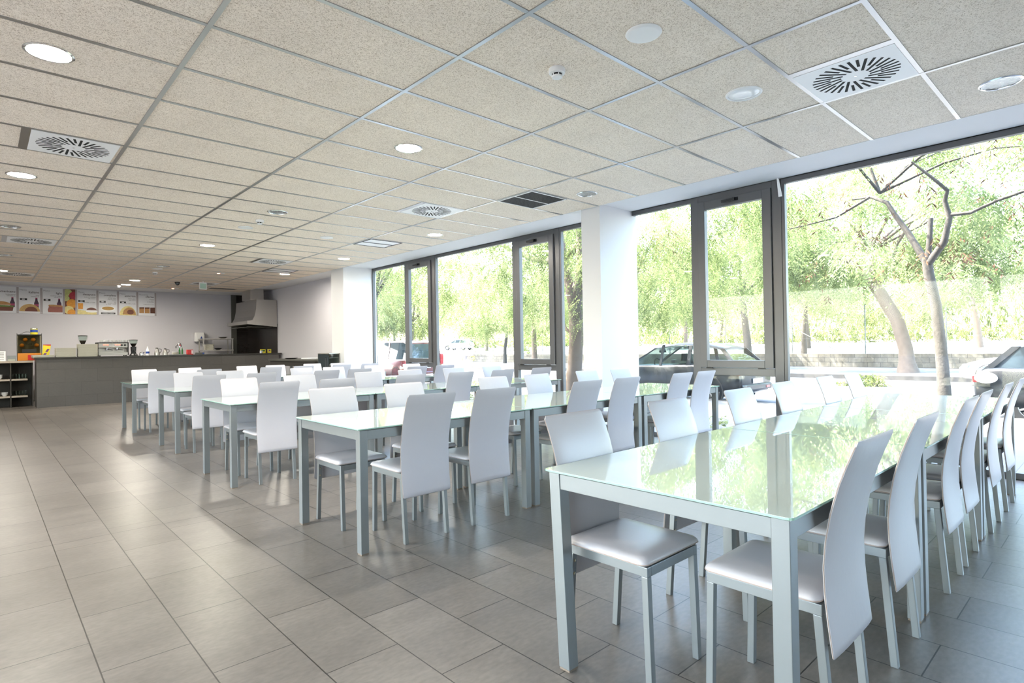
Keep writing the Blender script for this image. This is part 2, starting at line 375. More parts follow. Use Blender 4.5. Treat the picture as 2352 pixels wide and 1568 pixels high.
fixed_window('window_3', -.96, 2.56)
sash_window('window_4', 3.605, 2.56)
fixed_window('window_6', 3.605, 4.56)
fixed_window('window_7', 4.76, 5.81)
sash_window('window_8', 6.815, 5.81)
fixed_window('window_9', 6.815, 9.03)
sash_window('window_10', 10.06, 9.03)
fixed_window('window_11', 10.06, 11.42)

q = MB().loft([[(6.30, 2.555, 2.945), (6.30, 2.575, 2.945), (6.303, 2.575, 2.945), (6.303, 2.555, 2.945)], [(6.325, 2.53, 2.75), (6.325, 2.57, 2.75), (6.328, 2.57, 2.75), (6.328, 2.53, 2.75)]]).build('loose_strip', MT['white']); tag(q, 'short loose white strip hanging from the soffit beside the opening window', 'strip')
# ================================================================= CHAIRS
LEG = .025
def make_chair():
    t = thing('dining_chair', 'white padded chair', 'chair', group='white padded dining chairs along the tables')
    prof = [(.908, -.087), (.895, -.083), (.84, -.060), (.78, -.038), (.73, -.024), (.69, -.014), (.61, .000), (.54, .006), (.46, .004), (.38, -.003), (.31, -.011), (.285, -.014), (.278, -.013)]
    xs = [-.178, -.174, -.16, -.12, -.06, 0, .06, .12, .16, .174, .178]
    rings = []
    for i, (z, y) in enumerate(prof):
        e = 1.0
        if i == 0 or i == len(prof)-1: e = .35
        elif i == 1 or i == len(prof)-2: e = .8
        shr = .010 if i in (0, len(prof)-1) else 0
        wz = 1-.02*max(0, (.5-z)/.22)
        ring = []
        for x in xs:
            th = .0105*(1-abs(x/.178)**5*.72)*e
            ring.append((x*(1-shr*5)*wz, y+.012-th, z))
        for x in reversed(xs):
            th = .0105*(1-abs(x/.178)**5*.72)*e
            ring.append((x*(1-shr*5)*wz, y+.012+th, z))
        rings.append(ring)
    b = MB().loft(rings).build('backrest', MT['leather'], t, smooth=70)
    sm = MB()
    for sx in (-1, 1): sm.tube([(sx*.1785*(1-.02*max(0, (.5-z)/.22)), y+.012, z) for z, y in prof[1:-1]], .0016, 5)
    sm.tube([(-.170, -.0745, .907), (.170, -.0745, .907)], .0016, 5)
    sm.build('piping', MT['seam'], b, smooth=60)
    # seat
    R = []
    for ins, z in ((.012, .427), (.003, .431), (0, .436), (.002, .444), (.010, .452), (.026, .457), (.06, .460), (.12, .461)):
        R.append(rrect(-.187+ins, .187-ins, .030+ins*.8, .395-ins, max(.012, .03-ins*.2), z))
    s = MB().loft(R).build('seat', MT['leather'], t, smooth=75)
    MB().tube(rrect(-.187, .187, .030, .395, .03, .4355)+[(.187, .365, .4355)], .0018, 5).build('piping', MT['seam'], s, smooth=60)
    fr = MB(); x = .165
    fr.box(-x, -x+LEG, .03, .39, .390, .424).box(x-LEG, x, .03, .39, .390, .424).box(-x+LEG, x-LEG, .365, .39, .390, .424).box(-x+LEG, x-LEG, .03, .055, .390, .424)
    fr.build('seat_frame', MT['steel'], t, bevel=.002)
    for sx in (-1, 1):
        cx = sx*(x-LEG/2)
        rl = MB().bar((cx, .012, 0), (cx, .0425, .3905), LEG, LEG).build('leg', MT['steel'], t, bevel=.002)
        for zz in (.36, .31):
            yb = .012+.0305*zz/.3905+LEG/2
            MB().loft([[(cx+r*math.cos(2*PI*j/10), yb+dy, zz+r*math.sin(2*PI*j/10)) for j in range(10)] for r, dy in ((.006, -.001), (.006, .001), (.003, .0025))]).build('bolt', MT['bolt'], rl)
        MB().bar((cx, .389, 0), (cx, .3775, .3905), LEG, LEG).build('leg', MT['steel'], t, bevel=.002)
    return t
chair0 = make_chair()
rows = [  # near side: (x, root y), far side
 dict(n=[(1.95,.597),(2.59,.597),(3.47,.60),(3.93,.605),(4.69,.60),(5.32,.60)], f=[(1.83,1.53),(2.55,1.53),(3.37,1.56),(4.12,1.60),(4.93,1.60),(5.42,1.555)]),
 dict(n=[(2.04,3.005),(2.56,3.00),(3.52,3.00),(4.05,3.00),(4.93,3.00),(5.38,3.00)], f=[(1.89,3.925),(2.50,3.93),(3.50,3.99),(4.08,3.99),(4.90,4.03),(5.52,4.04)]),
 dict(n=[(1.97,5.27),(2.52,5.265),(3.35,5.27),(4.02,5.27),(4.66,5.27),(5.33,5.27)], f=[(1.95,6.19),(2.62,6.28),(3.46,6.27),(4.08,6.30),(4.73,6.23),(5.50,6.33)]),
 dict(n=[(1.99,7.50),(2.59,7.50),(3.45,7.50),(3.94,7.50),(4.90,7.50),(5.42,7.50)], f=[(2.06,8.62),(2.60,8.66),(3.66,8.72),(4.12,8.58),(4.86,8.62),(5.60,8.62)]),
 dict(n=[(1.99,9.90),(2.63,9.90),(3.58,9.90),(4.14,9.90),(4.85,9.90),(5.42,9.90)], f=[(1.97,10.98),(2.66,11.04),(3.60,11.04),(4.08,10.93),(4.82,10.98),(5.33,10.87)])]
RN = ['front', 'second', 'third', 'fourth', 'rearmost']
first = True
for ri, R in enumerate(rows):
    for side, rz, nm in (('n', 0, 'near'), ('f', PI, 'far')):
        for k, (x, y) in enumerate(R[side]):
            pos = ['nearest the aisle', 'second from the aisle', 'third from the aisle', 'third from the windows', 'second from the windows', 'nearest the windows'][k]
            lb = f'white padded chair {pos}, {nm} side of the {RN[ri]} table row'
            if first: chair0.location = (x, y, 0); chair0['label'] = lb; first = False
            else: dup(chair0, (x, y, 0), rz, lb)

# ================================================================= TABLES
def make_table():
    L, D = 1.40, .90
    t = thing('dining_table', 't', 'table', group='glass-topped dining tables in rows')
    top = MB().loft([rrect(0, L, 0, D, .018, .7225), rrect(0, L, 0, D, .018, .7295)]).build('tabletop', MT['mint'], t)
    e = MB().loft([rrect(-.0007, L+.0007, -.0007, D+.0007, .018, .7228), rrect(-.0007, L+.0007, -.0007, D+.0007, .018, .7290)], cap=False).build('glass_edge', MT['mintedge'], top)
    o = .014; w = .05
    fr = MB(); fr.box(o+w, L-o-w, o+.004, o+.03, .66, .7155).box(o+w, L-o-w, D-o-.03, D-o-.004, .66, .7155)
    fr.box(o+.004, o+.03, o+w, D-o-w, .66, .7155).box(L-o-.03, L-o-.004, o+w, D-o-w, .66, .7155)
    fr.build('apron', MT['steel'], t, bevel=.0015)
    for cx in (o+w/2, L-o-w/2):
        for cy in (o+w/2, D-o-w/2):
            lg = MB().bar((0, 0, 0.008), (0, 0, .718), w, w).build('leg', MT['steel'], t, bevel=.002, loc=(cx, cy, 0))
            MB().bar((0, 0, 0), (0, 0, .0085), w-.004, w-.004).build('foot_pad', MT['pad'], lg)
            MB().lathe([(.012, .7178), (.012, .7228)], n=10).build('glass_pad', MT['white'], lg)
    return t
T0 = make_table()
starts = [(1.545, .608), (1.58, 3.01), (1.565, 5.275), (1.64, 7.54), (1.61, 9.93)]
ROWY = starts
first = True
for ri, (x, y) in enumerate(starts):
    for k in range(3):
        xx = x+k*1.412
        lb = f'pale green glass-topped dining table {["at the aisle end", "in the middle", "at the window end"][k]} of the {RN[ri]} row'
        if first: T0.location = (xx, y, 0); T0['label'] = lb; first = False; tt = T0
        else: tt = dup(T0, (xx, y, 0), 0, lb)
        if ri == 0 and k == 0: FT = tt
# the front table's far aisle leg is knocked slightly inwards
for ch in FT.children:
    if ch.name.startswith('leg') and ch.location.x < .5 and ch.location.y > .5:
        ch.data = ch.data.copy()
        for v in ch.data.vertices: v.co.y -= (.72-v.co.z)*.05
        for c2 in ch.children:
            if c2.name.startswith('foot_pad'):
                c2.data = c2.data.copy()
                for v in c2.data.vertices: v.co.y -= .036

# ================================================================= CEILING FITTINGS
def lamp(kind):
    t = thing('ceiling_light', 'l', 'ceiling light')
    n = 40
    MB().lathe([(.102, .0), (.120, .0), (.120, -.004), (.112, -.009), (.104, -.007), (.102, 0)], n=n, cap=False).build('trim_ring', {'lit': MT['chrome'], 'off': MT['chrome'], 'fro': MT['white']}[kind], t, smooth=40)
    MB().lathe([(.103, -.0015), (.098, -.0045), (.06, -.007), (.0, -.008)] if kind != 'off' else [(.103, -.003), (.08, -.0022), (.05, -.0016), (.002, -.0012)], n=n, cap=False).build('lens', {'lit': MT['lens'], 'off': MT['lensoff'], 'fro': MT['lensfro']}[kind], t, smooth=60)
    return t
protos = {}
def place_lamp(kind, x, y, label):
    z = ZC
    if kind not in protos:
        protos[kind] = lamp(kind); protos[kind].location = (x, y, z); protos[kind]['label'] = label; protos[kind]['group'] = 'round ceiling downlights'
    else: dup(protos[kind], (x, y, z), 0, label)
LS = [(.30, 4.2, 'lit'), (.30, 7.25, 'lit'), (.30, 10.25, 'off'), (.31, 13.25, 'off'), (.32, 15.75, 'lit'),
      (2.73, 4.23, 'lit'), (2.74, 7.25, 'off'), (2.73, 10.23, 'lit'), (2.71, 13.24, 'off'), (2.72, 16.2, 'lit'), (2.72, 17.35, 'lit'),
      (5.09, .58, 'off'), (5.11, 4.22, 'off'), (5.13, 7.24, 'lit'), (5.12, 10.24, 'lit'), (5.10, 13.1, 'lit'), (3.91, 1.81, 'fro'),
      (-2.1, 4.2, 'lit'), (-2.1, 7.25, 'lit'), (-2.1, 1.2, 'lit'), (-2.1, 10.25, 'lit'), (-2.1, 13.25, 'lit')]
cnt = {}
for x, y, k in LS:
    ln = 'left-hand' if x < 1 else ('middle' if x < 3.5 else 'window-side')
    if x == 3.91: place_lamp(k, x, y, 'round frosted ceiling light beside the large swirl air vent near the windows'); continue
    if x < -1:
        i = cnt.get('out', 0); cnt['out'] = i+1
        place_lamp(k, x, y, f'lit round downlight, {ORD[i]} of the line nearest the left wall, outside the picture'); continue
    i = cnt.get((ln), 0); cnt[ln] = i+1
    place_lamp(k, x, y, f'{"lit" if k=="lit" else "unlit reflector"} round downlight, {ORD[i]} from the front in the {ln} ceiling line')
def diffuser(x0, y0, label, fill):
    t = thing('air_vent', label, 'air vent', (x0+.3, y0+.3, ZC), group='square swirl air vents in the ceiling')
    return t
def make_diff():
    t = thing('air_vent', 'v', 'air vent', group='square swirl air vents in the ceiling')
    MB().box(-.286, .286, -.286, .286, -.005, .0).build('face_plate', MT['whitep'], t, bevel=.001)
    s = MB(); n = 32
    for k in range(n):
        a = 2*PI*k/n; r0 = .075 if k % 2 == 0 else .14; r1 = .245
        ca, sa = math.cos(a), math.sin(a); off = .03; hw_ = .0085
        p = []
        for r, h in ((r0, -hw_), (r1, -hw_), (r1, hw_), (r0, hw_)):
            u, v = r, off+h
            p.append((u*ca-v*sa, u*sa+v*ca, -.0056))
        s.poly(p, (0, 0, .002))
    s.build('slots', MT['dark'], t)
    MB().lathe([(.008, -.0065), (.008, -.005)], n=10).build('screw', MT['chrome'], t)
    return t
D0 = make_diff(); first = True
for x, y, lb in ((3.9035, .9008, 'large white swirl air vent in the ceiling nearest the windows and camera'),
                 (.2835, 5.7008, 'white swirl air vent in the left ceiling line, nearest of that line'),
                 (3.9035, 5.7008, 'white swirl air vent beside the dark return grille'),
                 (3.9035, 11.1008, 'white swirl air vent in front of the far pale grille'),
                 (.2835, 11.1008, 'white swirl air vent, second of the left ceiling line'),
                 (3.9035, 15.78, 'white swirl air vent above the end of the counter'),
                 (.2835, 16.0, 'white swirl air vent, furthest of the left ceiling line')):
    if first: D0.location = (x+.3, y+.3, ZC-.002); D0['label'] = lb; first = False
    else: dup(D0, (x+.3, y+.3, ZC-.002), 0, lb)
g = MB()
for x, y in ((3.9035, .9008), (.2835, 5.7008), (3.9035, 5.7008), (3.9035, 11.1008), (.2835, 11.1008)):
    g.box(x-.045, x+.012, y+.012, y+.588, ZC-.005, ZC+.002)
struct(g.build('trim_6', MT['rail']))
def make_grille(m, dark):
    t = thing('ceiling_grille', 'g', 'vent grille', group='square two-part ceiling grilles')
    MB().box(-.29, .29, -.29, .29, -.003, .0).build('backing', m, t)
    f = MB().box(-.29, .29, -.29, -.275, -.008, -.003).box(-.29, .29, .275, .29, -.008, -.003).box(-.29, -.275, -.275, .275, -.008, -.003).box(.275, .29, -.275, .275, -.008, -.003).box(-.275, .275, -.008, .008, -.009, -.003)
    f.build('frame', MT['whitep'] if dark else MT['grille'], t)
    if dark:
        s = MB()
        for i in range(26):
            v = -.27+i*.0212
            s.box(v, v+.006, -.275, .275, -.0075, -.0045)
            s.box(-.275, .275, v, v+.006, -.0072, -.0048)
        s.build('mesh_grid', MT['grille'], t)
    return t
a = make_grille(MT['dark'], True); a.location = (4.8035, 4.8008, ZC-.004); a['label'] = 'dark mesh ceiling grille in two halves near the window pillar'
b = make_grille(MT['whitep'], False); b.location = (4.8035, 8.4008-.0, ZC-.004); b['label'] = 'pale closed ceiling grille halfway down the room, by the window side'
dup(b, (4.8035, 12.6, ZC-.004), 0, 'pale closed ceiling grille furthest back, beyond the swirl vent')
MB().box(-.33, .33, -.12, .12, -.006, 0).box(-.30, .30, -.09, .09, -.012, -.006).build('kitchen_hatch', MT['greytile'], None, loc=(4.95, 17.15, ZC))
tag(bpy.data.objects['kitchen_hatch'], 'flat dark panel in the ceiling in front of the cooker hood', 'ceiling panel')
def disc(x, y, lb, glow=False):
    t = thing('ceiling_speaker', lb, 'speaker', (x, y, ZC), group='flat round white ceiling discs')
    MB().lathe([(.098, 0), (.100, -.004), (.094, -.010), (.080, -.012), (.002, -.012)], n=36).build('cover', MT['white'], t, smooth=40)
    if glow: MB().lathe([(.03, -.0125), (.02, -.016), (.002, -.017)], (-.03, 0, 0), 16).build('indicator', MT['glow'], t, smooth=40)
disc(2.72, 1.82, 'flat white round ceiling disc nearest the camera, behind the smoke detector')
disc(2.74, 8.43, 'flat white round ceiling disc beyond the middle smoke detector')
disc(3.94, 8.44, 'flat white round ceiling disc left of the pale grille')
disc(2.70, 13.72, 'flat white round ceiling disc before the far smoke detector')
disc(3.91, 13.73, 'white ceiling disc with orange glow, between grille and dome camera', True)
disc(3.88, 17.70, 'white ceiling disc with orange glow, by the back wall', True)
def make_smoke():
    t = thing('smoke_detector', 's', 'smoke detector', group='white smoke detectors on the ceiling')
    MB().lathe([(.05, 0), (.052, -.02), (.05, -.030), (.036, -.034)], n=28).build('base', MT['white'], t, smooth=40)
    MB().lathe([(.032, -.034), (.032, -.046)], n=28).build('sensor_gap', MT['black'], t)
    MB().lathe([(.034, -.046), (.033, -.055), (.022, -.060)], n=28).build('cap', MT['white'], t, smooth=40)
    g = MB()
    for k in range(6):
        a = k*PI/3; g.box(.031*math.cos(a)-.003, .031*math.cos(a)+.003, .031*math.sin(a)-.003, .031*math.sin(a)+.003, -.047, -.033)
    g.build('ribs', MT['white'], t)
    return t
S0 = make_smoke(); S0.location = (2.66, 2.42, ZC); S0['label'] = 'white smoke detector nearest the camera'
dup(S0, (2.73, 7.84, ZC), 0, 'white smoke detector halfway down the ceiling'); dup(S0, (2.78, 14.34, ZC), 0, 'white smoke detector towards the counter'); dup(S0, (2.6, 17.6, ZC), 0, 'white smoke detector above the menu posters')
t = thing('dome_camera', 'small black dome security camera on the ceiling', 'security camera', (3.6, 16.1, ZC))
MB().lathe([(.06, 0), (.062, -.02), (.055, -.028)], n=24).build('base', MT['black'], t, smooth=40)
MB().lathe([(.05, -.028), (.048, -.05), (.036, -.07), (.015, -.082), (.001, -.084)], n=24).build('dome', MT['carglassd'], t, smooth=60)
t = thing('emergency_sign', 'small hanging emergency exit sign on the ceiling near the counter', 'sign', (4.05, 15.6, ZC))
MB().box(-.012, .012, -.012, .012, -.03, 0).build('bracket', MT['white'], t)
MB().box(-.085, .085, -.012, .012, -.20, -.03).build('panel', MT['whitep'], t, bevel=.004)
s = MB().box(-.07, .07, -.0135, -.012, -.18, -.05)
s.build('pictogram', mat('pale_green_sign', (.42, .62, .52), .4), t)

# ================================================================= COUNTER & KITCHEN
CY = 16.43
t = thing('serving_counter', 'long grey-brown tiled serving counter with black top', 'counter', (0, 0, 0))
MB().box(.90, 6.20, CY, CY+.12, 0, 1.075).box(.90, 1.02, CY+.12, CY+.6, 0, 1.075).build('front_panel', MT['counter'], t)
MB().box(.86, 6.27, CY-.03, CY+.62, 1.075, 1.112).build('top_slab', MT['slab'], t, bevel=.003)
ZT = 1.112
# back work counter
t = thing('back_worktop', 'stainless work counter behind the serving counter', 'counter')
MB().box(1.2, 6.25, 18.6, 19.28, .86, .90).build('worktop', MT['stain'], t, bevel=.003)
MB().box(1.2, 6.25, 18.64, 19.28, 0, .86).build('cabinets', MT['darkwood'], t)
# cooker wall tiles and hood
o = MB().box(6.285, 6.299, 16.78, YB-.01, 0, 1.95).build('wall_tiles', MT['blacktile']); struct(o); o.name = 'trim_7'
o = MB().box(5.95, 6.285, YB-.016, YB-.002, 0, ZS).build('trim_8', MT['blacktile']); struct(o)
o = MB().box(5.80, 5.95, YB-.06, YB-.002, 0, ZS).build('trim_9', MT['greytile']); struct(o)
t = thing('cooker_hood', 'stainless steel cooker hood with flared canopy on the black tiles', 'cooker hood')
hx = 6.28
prof = [(hx, 1.86), (5.46, 1.93), (5.46, 2.02), (5.60, 2.04), (5.66, 2.16), (5.70, 2.35), (5.72, 2.63), (hx, 2.63)]
MB().poly([(x, 16.76, z) for x, z in prof], (0, 1.75, 0)).build('canopy', MT['stain'], t)
MB().box(5.63, 6.0, 17.0, 17.7, 2.63, ZS).build('duct', MT['stain'], t)
MB().box(5.52, 6.2, 16.85, 18.4, 1.85, 1.865).build('filter', MT['greytile'], t)
# paper dispenser
t = thing('paper_dispenser', 'white paper towel dispenser with blue drop on the back wall', 'dispenser', (4.86, YB-.002, 1.46))
MB().loft([rrect(-.13, .13, -.20, 0, .03, 0.03), rrect(-.13, .13, -.22, 0, .03, .2), rrect(-.125, .125, -.19, 0, .03, .30)]).build('housing', MT['white'], t, smooth=40)
MB().box(-.11, .11, -.17, -.02, 0, .03).build('outlet', MT['inkl'], t)
MB().poly([(.03, -.226, .19), (.005, -.226, .13), (.012, -.226, .10), (.03, -.226, .09), (.048, -.226, .10), (.055, -.226, .13)], (0, .01, 0)).build('drop_mark', MT['blue'], t)
# steel shelf rack
t = thing('steel_rack', 'stainless two-tier rack at the end of the back worktop', 'rack', (4.80, 18.56, .90))
for x in (0, .80):
    for y in (0, .45): MB().box(x, x+.03, y, y+.03, 0, .66).build('post', MT['stain'], t)
for z in (.30, .64): MB().box(-.01, .84, -.01, .49, z, z+.03).build('shelf', MT['stain'], t)
def stack(name, label, cat, x, y, z, w, d, h, n, m, group, r=.03):
    for k in range(n):
        q = MB().loft([rrect(-w/2+.014, w/2-.014, -d/2+.014, d/2-.014, r, 0), rrect(-w/2+.008, w/2-.008, -d/2+.008, d/2-.008, r, h*.55), rrect(-w/2, w/2, -d/2, d/2, r, h*.62), rrect(-w/2, w/2, -d/2, d/2, r, h)]).build(name, m, None, smooth=40)
        q.location = (x, y, z+k*(h+.001)); tag(q, label(k), cat, group)
stack('food_container', lambda k: f'beige food container on the steel rack, {ORD[k]} from the bottom', 'container', 5.00, 18.79, 1.231, .26, .3, .055, 3, MT['cream'], 'food containers on the steel rack')
q = MB().lathe([(.05, 0), (.12, .05), (.115, .05), (.05, .008)], n=24).build('dark_bowl', MT['black'], None, smooth=40, loc=(5.27, 18.79, 1.231)); tag(q, 'black bowl on the middle shelf of the steel rack', 'bowl')
q = MB().lathe([(.06, 0), (.13, .045), (.125, .045), (.05, .008)], n=24).build('steel_dish', MT['stain'], None, smooth=40, loc=(5.4, 18.76, 1.571)); tag(q, 'shallow steel dish on top of the steel rack', 'dish')
# trays on counter
TRM = MT['cream']
stack('serving_tray', lambda k: f'cream serving tray in the low left stack, {ORD[k]} from the counter', 'tray', 1.02, 16.62, ZT+.001, .40, .30, .018, 3, TRM, 'trays in the low left stack')
NO = ['lowest', 'second', 'third', 'fourth', 'fifth', 'sixth', 'seventh', 'eighth', 'ninth', 'tenth', 'eleventh', 'twelfth', 'thirteenth', 'fourteenth']
stack('serving_tray', lambda k: f'cream serving tray in the middle stack, {NO[k]} from the counter', 'tray', 1.425, 16.62, ZT+.001, .385, .30, .020, 10, TRM, 'trays in the middle stack')
stack('serving_tray', lambda k: f'cream serving tray in the tall stack, {NO[k]} from the counter', 'tray', 1.83, 16.62, ZT+.001, .385, .30, .020, 14, TRM, 'trays in the tall stack')
def grinder(x, y, lb, s=1.0):
    t = thing('coffee_grinder', lb, 'coffee grinder', (x, y, ZT))
    MB().loft([rrect(-.08, .08, -.11, .10, .02, 0), rrect(-.07, .07, -.10, .09, .02, .03), rrect(-.05, .05, -.05, .07, .02, .06), rrect(-.055, .055, -.05, .08, .02, .22*s)]).build('body', MT['black'], t, smooth=40)
    MB().tube([(0, -.05, .13), (0, -.13, .12), (.02, -.15, .10)], .012).build('fork', MT['black'], t, smooth=60)
    MB().lathe([(.03, .22*s), (.085, .32*s), (.09, .38*s), (.088, .38*s), (.03, .225*s)], n=24).build('hopper', MT['clear'], t, smooth=60)
    MB().lathe([(.028, .222*s), (.07, .30*s), (.001, .30*s)], n=24).build('beans', MT['coffee'], t, smooth=60)
    MB().lathe([(.092, .38*s), (.092, .39*s), (.04, .395*s)], n=24).build('lid', MT['black'], t, smooth=40)
grinder(1.78, 16.92, 'coffee grinder with clear hopper rising behind the tall tray stack', 1.28)
grinder(2.76, 16.7, 'black coffee grinder to the right of the espresso machine')
t = thing('espresso_machine', 'stainless two-group espresso machine with red displays', 'espresso machine', (2.02, 16.56, ZT))
W = .62
MB().box(0, W, 0, .38, .02, .09).build('drip_tray', MT['stain'], t, bevel=.004)
MB().box(.02, W-.02, .17, .38, .09, .20).build('back_panel', MT['stain'], t)
MB().box(0, W, .02, .38, .20, .315).build('group_housing', MT['stain'], t, bevel=.008)
MB().box(W-.02, W, 0, .38, .02, .33).box(0, .02, 0, .38, .02, .33).build('side_panel', MT['black'], t)
MB().box(.0, W, .0, .36, .318, .33).build('cup_rail', MT['black'], t)
for k in range(4): MB().lathe([(.015, 0), (.015, .02)], (.05+(W-.1)*(k % 2), .05+.28*(k//2), 0), 10).build('foot', MT['black'], t)
for x in (.20, .40):
    gpo = MB().lathe([(.03, .15), (.032, .205)], (x, .07, 0), 16).build('group_head', MT['chrome'], t, smooth=40)
    MB().tube([(x, .05, .165), (x+.04, -.02, .155), (x+.09, -.05, .145)], .011).build('portafilter', MT['black'], gpo, smooth=60)
for x in (.12, .35):
    g = MB()
    for k in range(5): g.box(x+k*.022, x+k*.022+.012, .016, .021, .265, .277)
    g.build('display', MT['led'], t)
for x in (.48, .545): MB().lathe([(.022, 0), (.022, .02)], n=16).build('knob', MT['black'], t, loc=(x, .02, .262)).rotation_euler.x = PI/2
def cup_mesh(n=18):
    return MB().lathe([(.018, 0), (.030, .025), (.036, .055), (.033, .055), (.026, .02), (.001, .006)], n=n)
cup = thing('coffee_cup', 'c', 'cup', group='upturned white cups on the espresso machine')
cb_ = cup_mesh().build('bowl', MT['white'], cup, smooth=50)
MB().tube([(.034, 0, .045), (.050, 0, .042), (.052, 0, .028), (.033, 0, .018)], .004, 6).build('handle', MT['white'], cup, smooth=60)
first = True; ci = 0
for r_, yy in ((0, 16.64), (1, 16.76)):
    for k in range(7):
        x = 2.12+k*.082
        lb = f'white cup on the espresso machine, {ORD[k]} from left in the {["front", "back"][r_]} row'
        z = ZT+.331
        if first: cup.location = (x, yy, z); cup['label'] = lb; first = False
        else: dup(cup, (x, yy, z), .5*k, lb)
def lathe_thing(name, lb, cat, x, y, z, prof, m, n=20, extra=None, group=None):
    t = thing(name, lb, cat, (x, y, z), group=group)
    MB().lathe(prof, n=n).build('body', m, t, smooth=45)
    if extra: extra(t)
    return t
def jug_handle(t, x, z0, z1, m): MB().tube([(x, 0, z1), (x+.05, 0, z1-.01), (x+.05, 0, (z0+z1)/2), (x, 0, z0)], .007, 6).build('handle', m, t, smooth=60)
lathe_thing('milk_jug', 'small steel milk jug beside the black coffee grinder', 'jug', 2.92, 16.65, ZT, [(.045, 0), (.048, .04), (.038, .08), (.036, .08), (.03, .01)], MT['chrome'], extra=lambda t: jug_handle(t, .038, .02, .07, MT['chrome']))
def bt(t):
    MB().lathe([(.0395, .05), (.0395, .10)], n=20).build('label_band', MT['blue'], t, smooth=40)
    MB().lathe([(.014, .20), (.014, .222)], n=12).build('cap', MT['white'], t)
lathe_thing('milk_bottle', 'white plastic bottle with a blue band on the counter', 'bottle', 3.05, 16.65, ZT, [(.037, 0), (.038, .11), (.03, .15), (.013, .18), (.012, .205)], MT['white'], extra=bt)
def th(t):
    jug_handle(t, .045, .04, .16, MT['black']); MB().lathe([(.03, .165), (.03, .185), (.012, .19)], n=16).build('lid', MT['black'], t, smooth=40)
A = lathe_thing('thermos_jug', 'taller steel thermos jug with a black handle, left of the pair', 'jug', 3.25, 16.65, ZT, [(.06, 0), (.062, .05), (.045, .12), (.032, .165)], MT['stain'], extra=th, group='steel thermos jugs on the counter')
A2 = dup(A, (3.43, 16.65, ZT), 0, 'shorter steel thermos jug with a black lid, right of the pair'); A2.scale = (.95, .95, .88)
t = MB().loft([rrect(-.17, .17, -.12, .12, .02, 0), rrect(-.19, .19, -.14, .14, .02, .014)]).build('white_platter', MT['white'], None, loc=(3.72, 16.66, ZT)); tag(t, 'white platter under the stack of saucers', 'platter')
for k in range(5):
    q = MB().lathe([(.04, 0), (.085, .012), (.084, .015), (.03, .005)], n=24).build('saucer', MT['cream'] if k < 3 else MT['white'], None, smooth=40, loc=(3.66, 16.66, ZT+.015+k*.014))
    tag(q, f'saucer in the pile on the white platter, {ORD[k]} from the bottom', 'saucer', 'pile of saucers on the white platter')
t = thing('glass_cruet', 'pair of dark green cruet bottles on the counter beside the saucers', 'cruet', (3.80, 16.72, ZT+.015))
for x in (-.03, .03): MB().lathe([(.022, 0), (.022, .10), (.010, .14), (.010, .17)], (x, 0, 0), 14).build('bottle', MT['green'], t, smooth=40)
t = thing('lever_juicer', 'chrome lever press with a red badge behind the cruets', 'juice press', (3.80, 16.85, ZT))
MB().box(-.05, .05, -.05, .05, 0, .02).build('base', MT['black'], t); MB().lathe([(.012, .02), (.012, .22)], n=12).build('column', MT['chrome'], t, smooth=40)
MB().lathe([(.045, .20), (.05, .25), (.03, .30), (.002, .31)], n=20).build('head', MT['chrome'], t, smooth=50)
MB().box(-.015, .015, -.055, -.045, .23, .26).build('badge', MT['red'], t); MB().tube([(-.04, 0, .27), (-.09, -.03, .22), (-.09, -.04, .17)], .012).build('lever', MT['black'], t, smooth=50)
t = thing('tea_box', 'red and white tea box on the counter', 'box', (3.99, 16.66, ZT))
MB().box(-.07, .07, -.05, .05, 0, .13).build('carton', MT['red'], t, bevel=.003); MB().box(.03, .06, -.0515, -.05, .02, .11).build('white_panel', MT['paper'], t)
t = thing('napkin_holder', 'low grey napkin holder on the counter beside the tea box', 'napkin holder', (4.22, 16.66, ZT)); MB().box(-.10, .10, -.05, .05, 0, .05).build('tray', MT['greytile'], t); MB().box(.06, .10, -.055, -.05, .01, .045).build('blue_sticker', MT['blue'], t)
for x, yy, lb, w_ in ((5.86, 16.72, 'bright yellow carton on the counter under the hood', .13), (6.06, 16.78, 'dull yellow carton at the wall end of the counter', .08)):
    t = thing('food_carton', lb, 'carton', (x, yy, ZT), group='yellow cartons under the hood'); MB().box(-w_/2, w_/2, -.04, .04, 0, .11).build('carton', MT['yellow'], t, bevel=.002); MB().box(-w_/2+.01, w_/2-.02, -.0412, -.04, .05, .09).build('printed_panel', MT['purple'] if w_ < .1 else MT['green'], t)
lathe_thing('steel_pot', 'small steel pot in front of the bright yellow carton', 'pot', 5.77, 16.60, ZT, [(.04, 0), (.042, .07), (.039, .07), (.036, .01)], MT['chrome'])

# shelf unit at left
t = thing('shelf_unit', 'open dark shelf unit with pale shelf edges beside the counter', 'shelf unit', (0, 0, 0))
MB().box(-2.5, .88, 17.06, 17.6, 1.0, 1.045).build('worktop', MT['wood'], t, bevel=.002)
MB().box(-2.5, .90, 17.58, 17.6, .0, 1.0).build('back_board', MT['darkwood'], t)
for z in (.60, .22): MB().box(-2.5, .78, 17.1, 17.58, z, z+.035).build('shelf', MT['wood'], t)
for x in (-2.5, -1.5, -.5, .48, .86): MB().box(x, x+.02, 17.1, 17.58, 0, 1.0).build('divider', MT['darkwood'], t)
bowl = thing('soup_bowl', 'b', 'bowl', group='white bowls on the shelf unit'); MB().lathe([(.03, 0), (.06, .05), (.057, .05), (.028, .006)], n=20).build('body', MT['white'], bowl, smooth=40)
first = True
def put(x, y, z, lb):
    global first
    if first: bowl.location = (x, y, z); bowl['label'] = lb; first = False
    else: dup(bowl, (x, y, z), 0, lb)
for k in range(4): put(.30, 17.3, .636+k*.018, f'white bowl in the pile on the middle shelf, {NO[k]}')
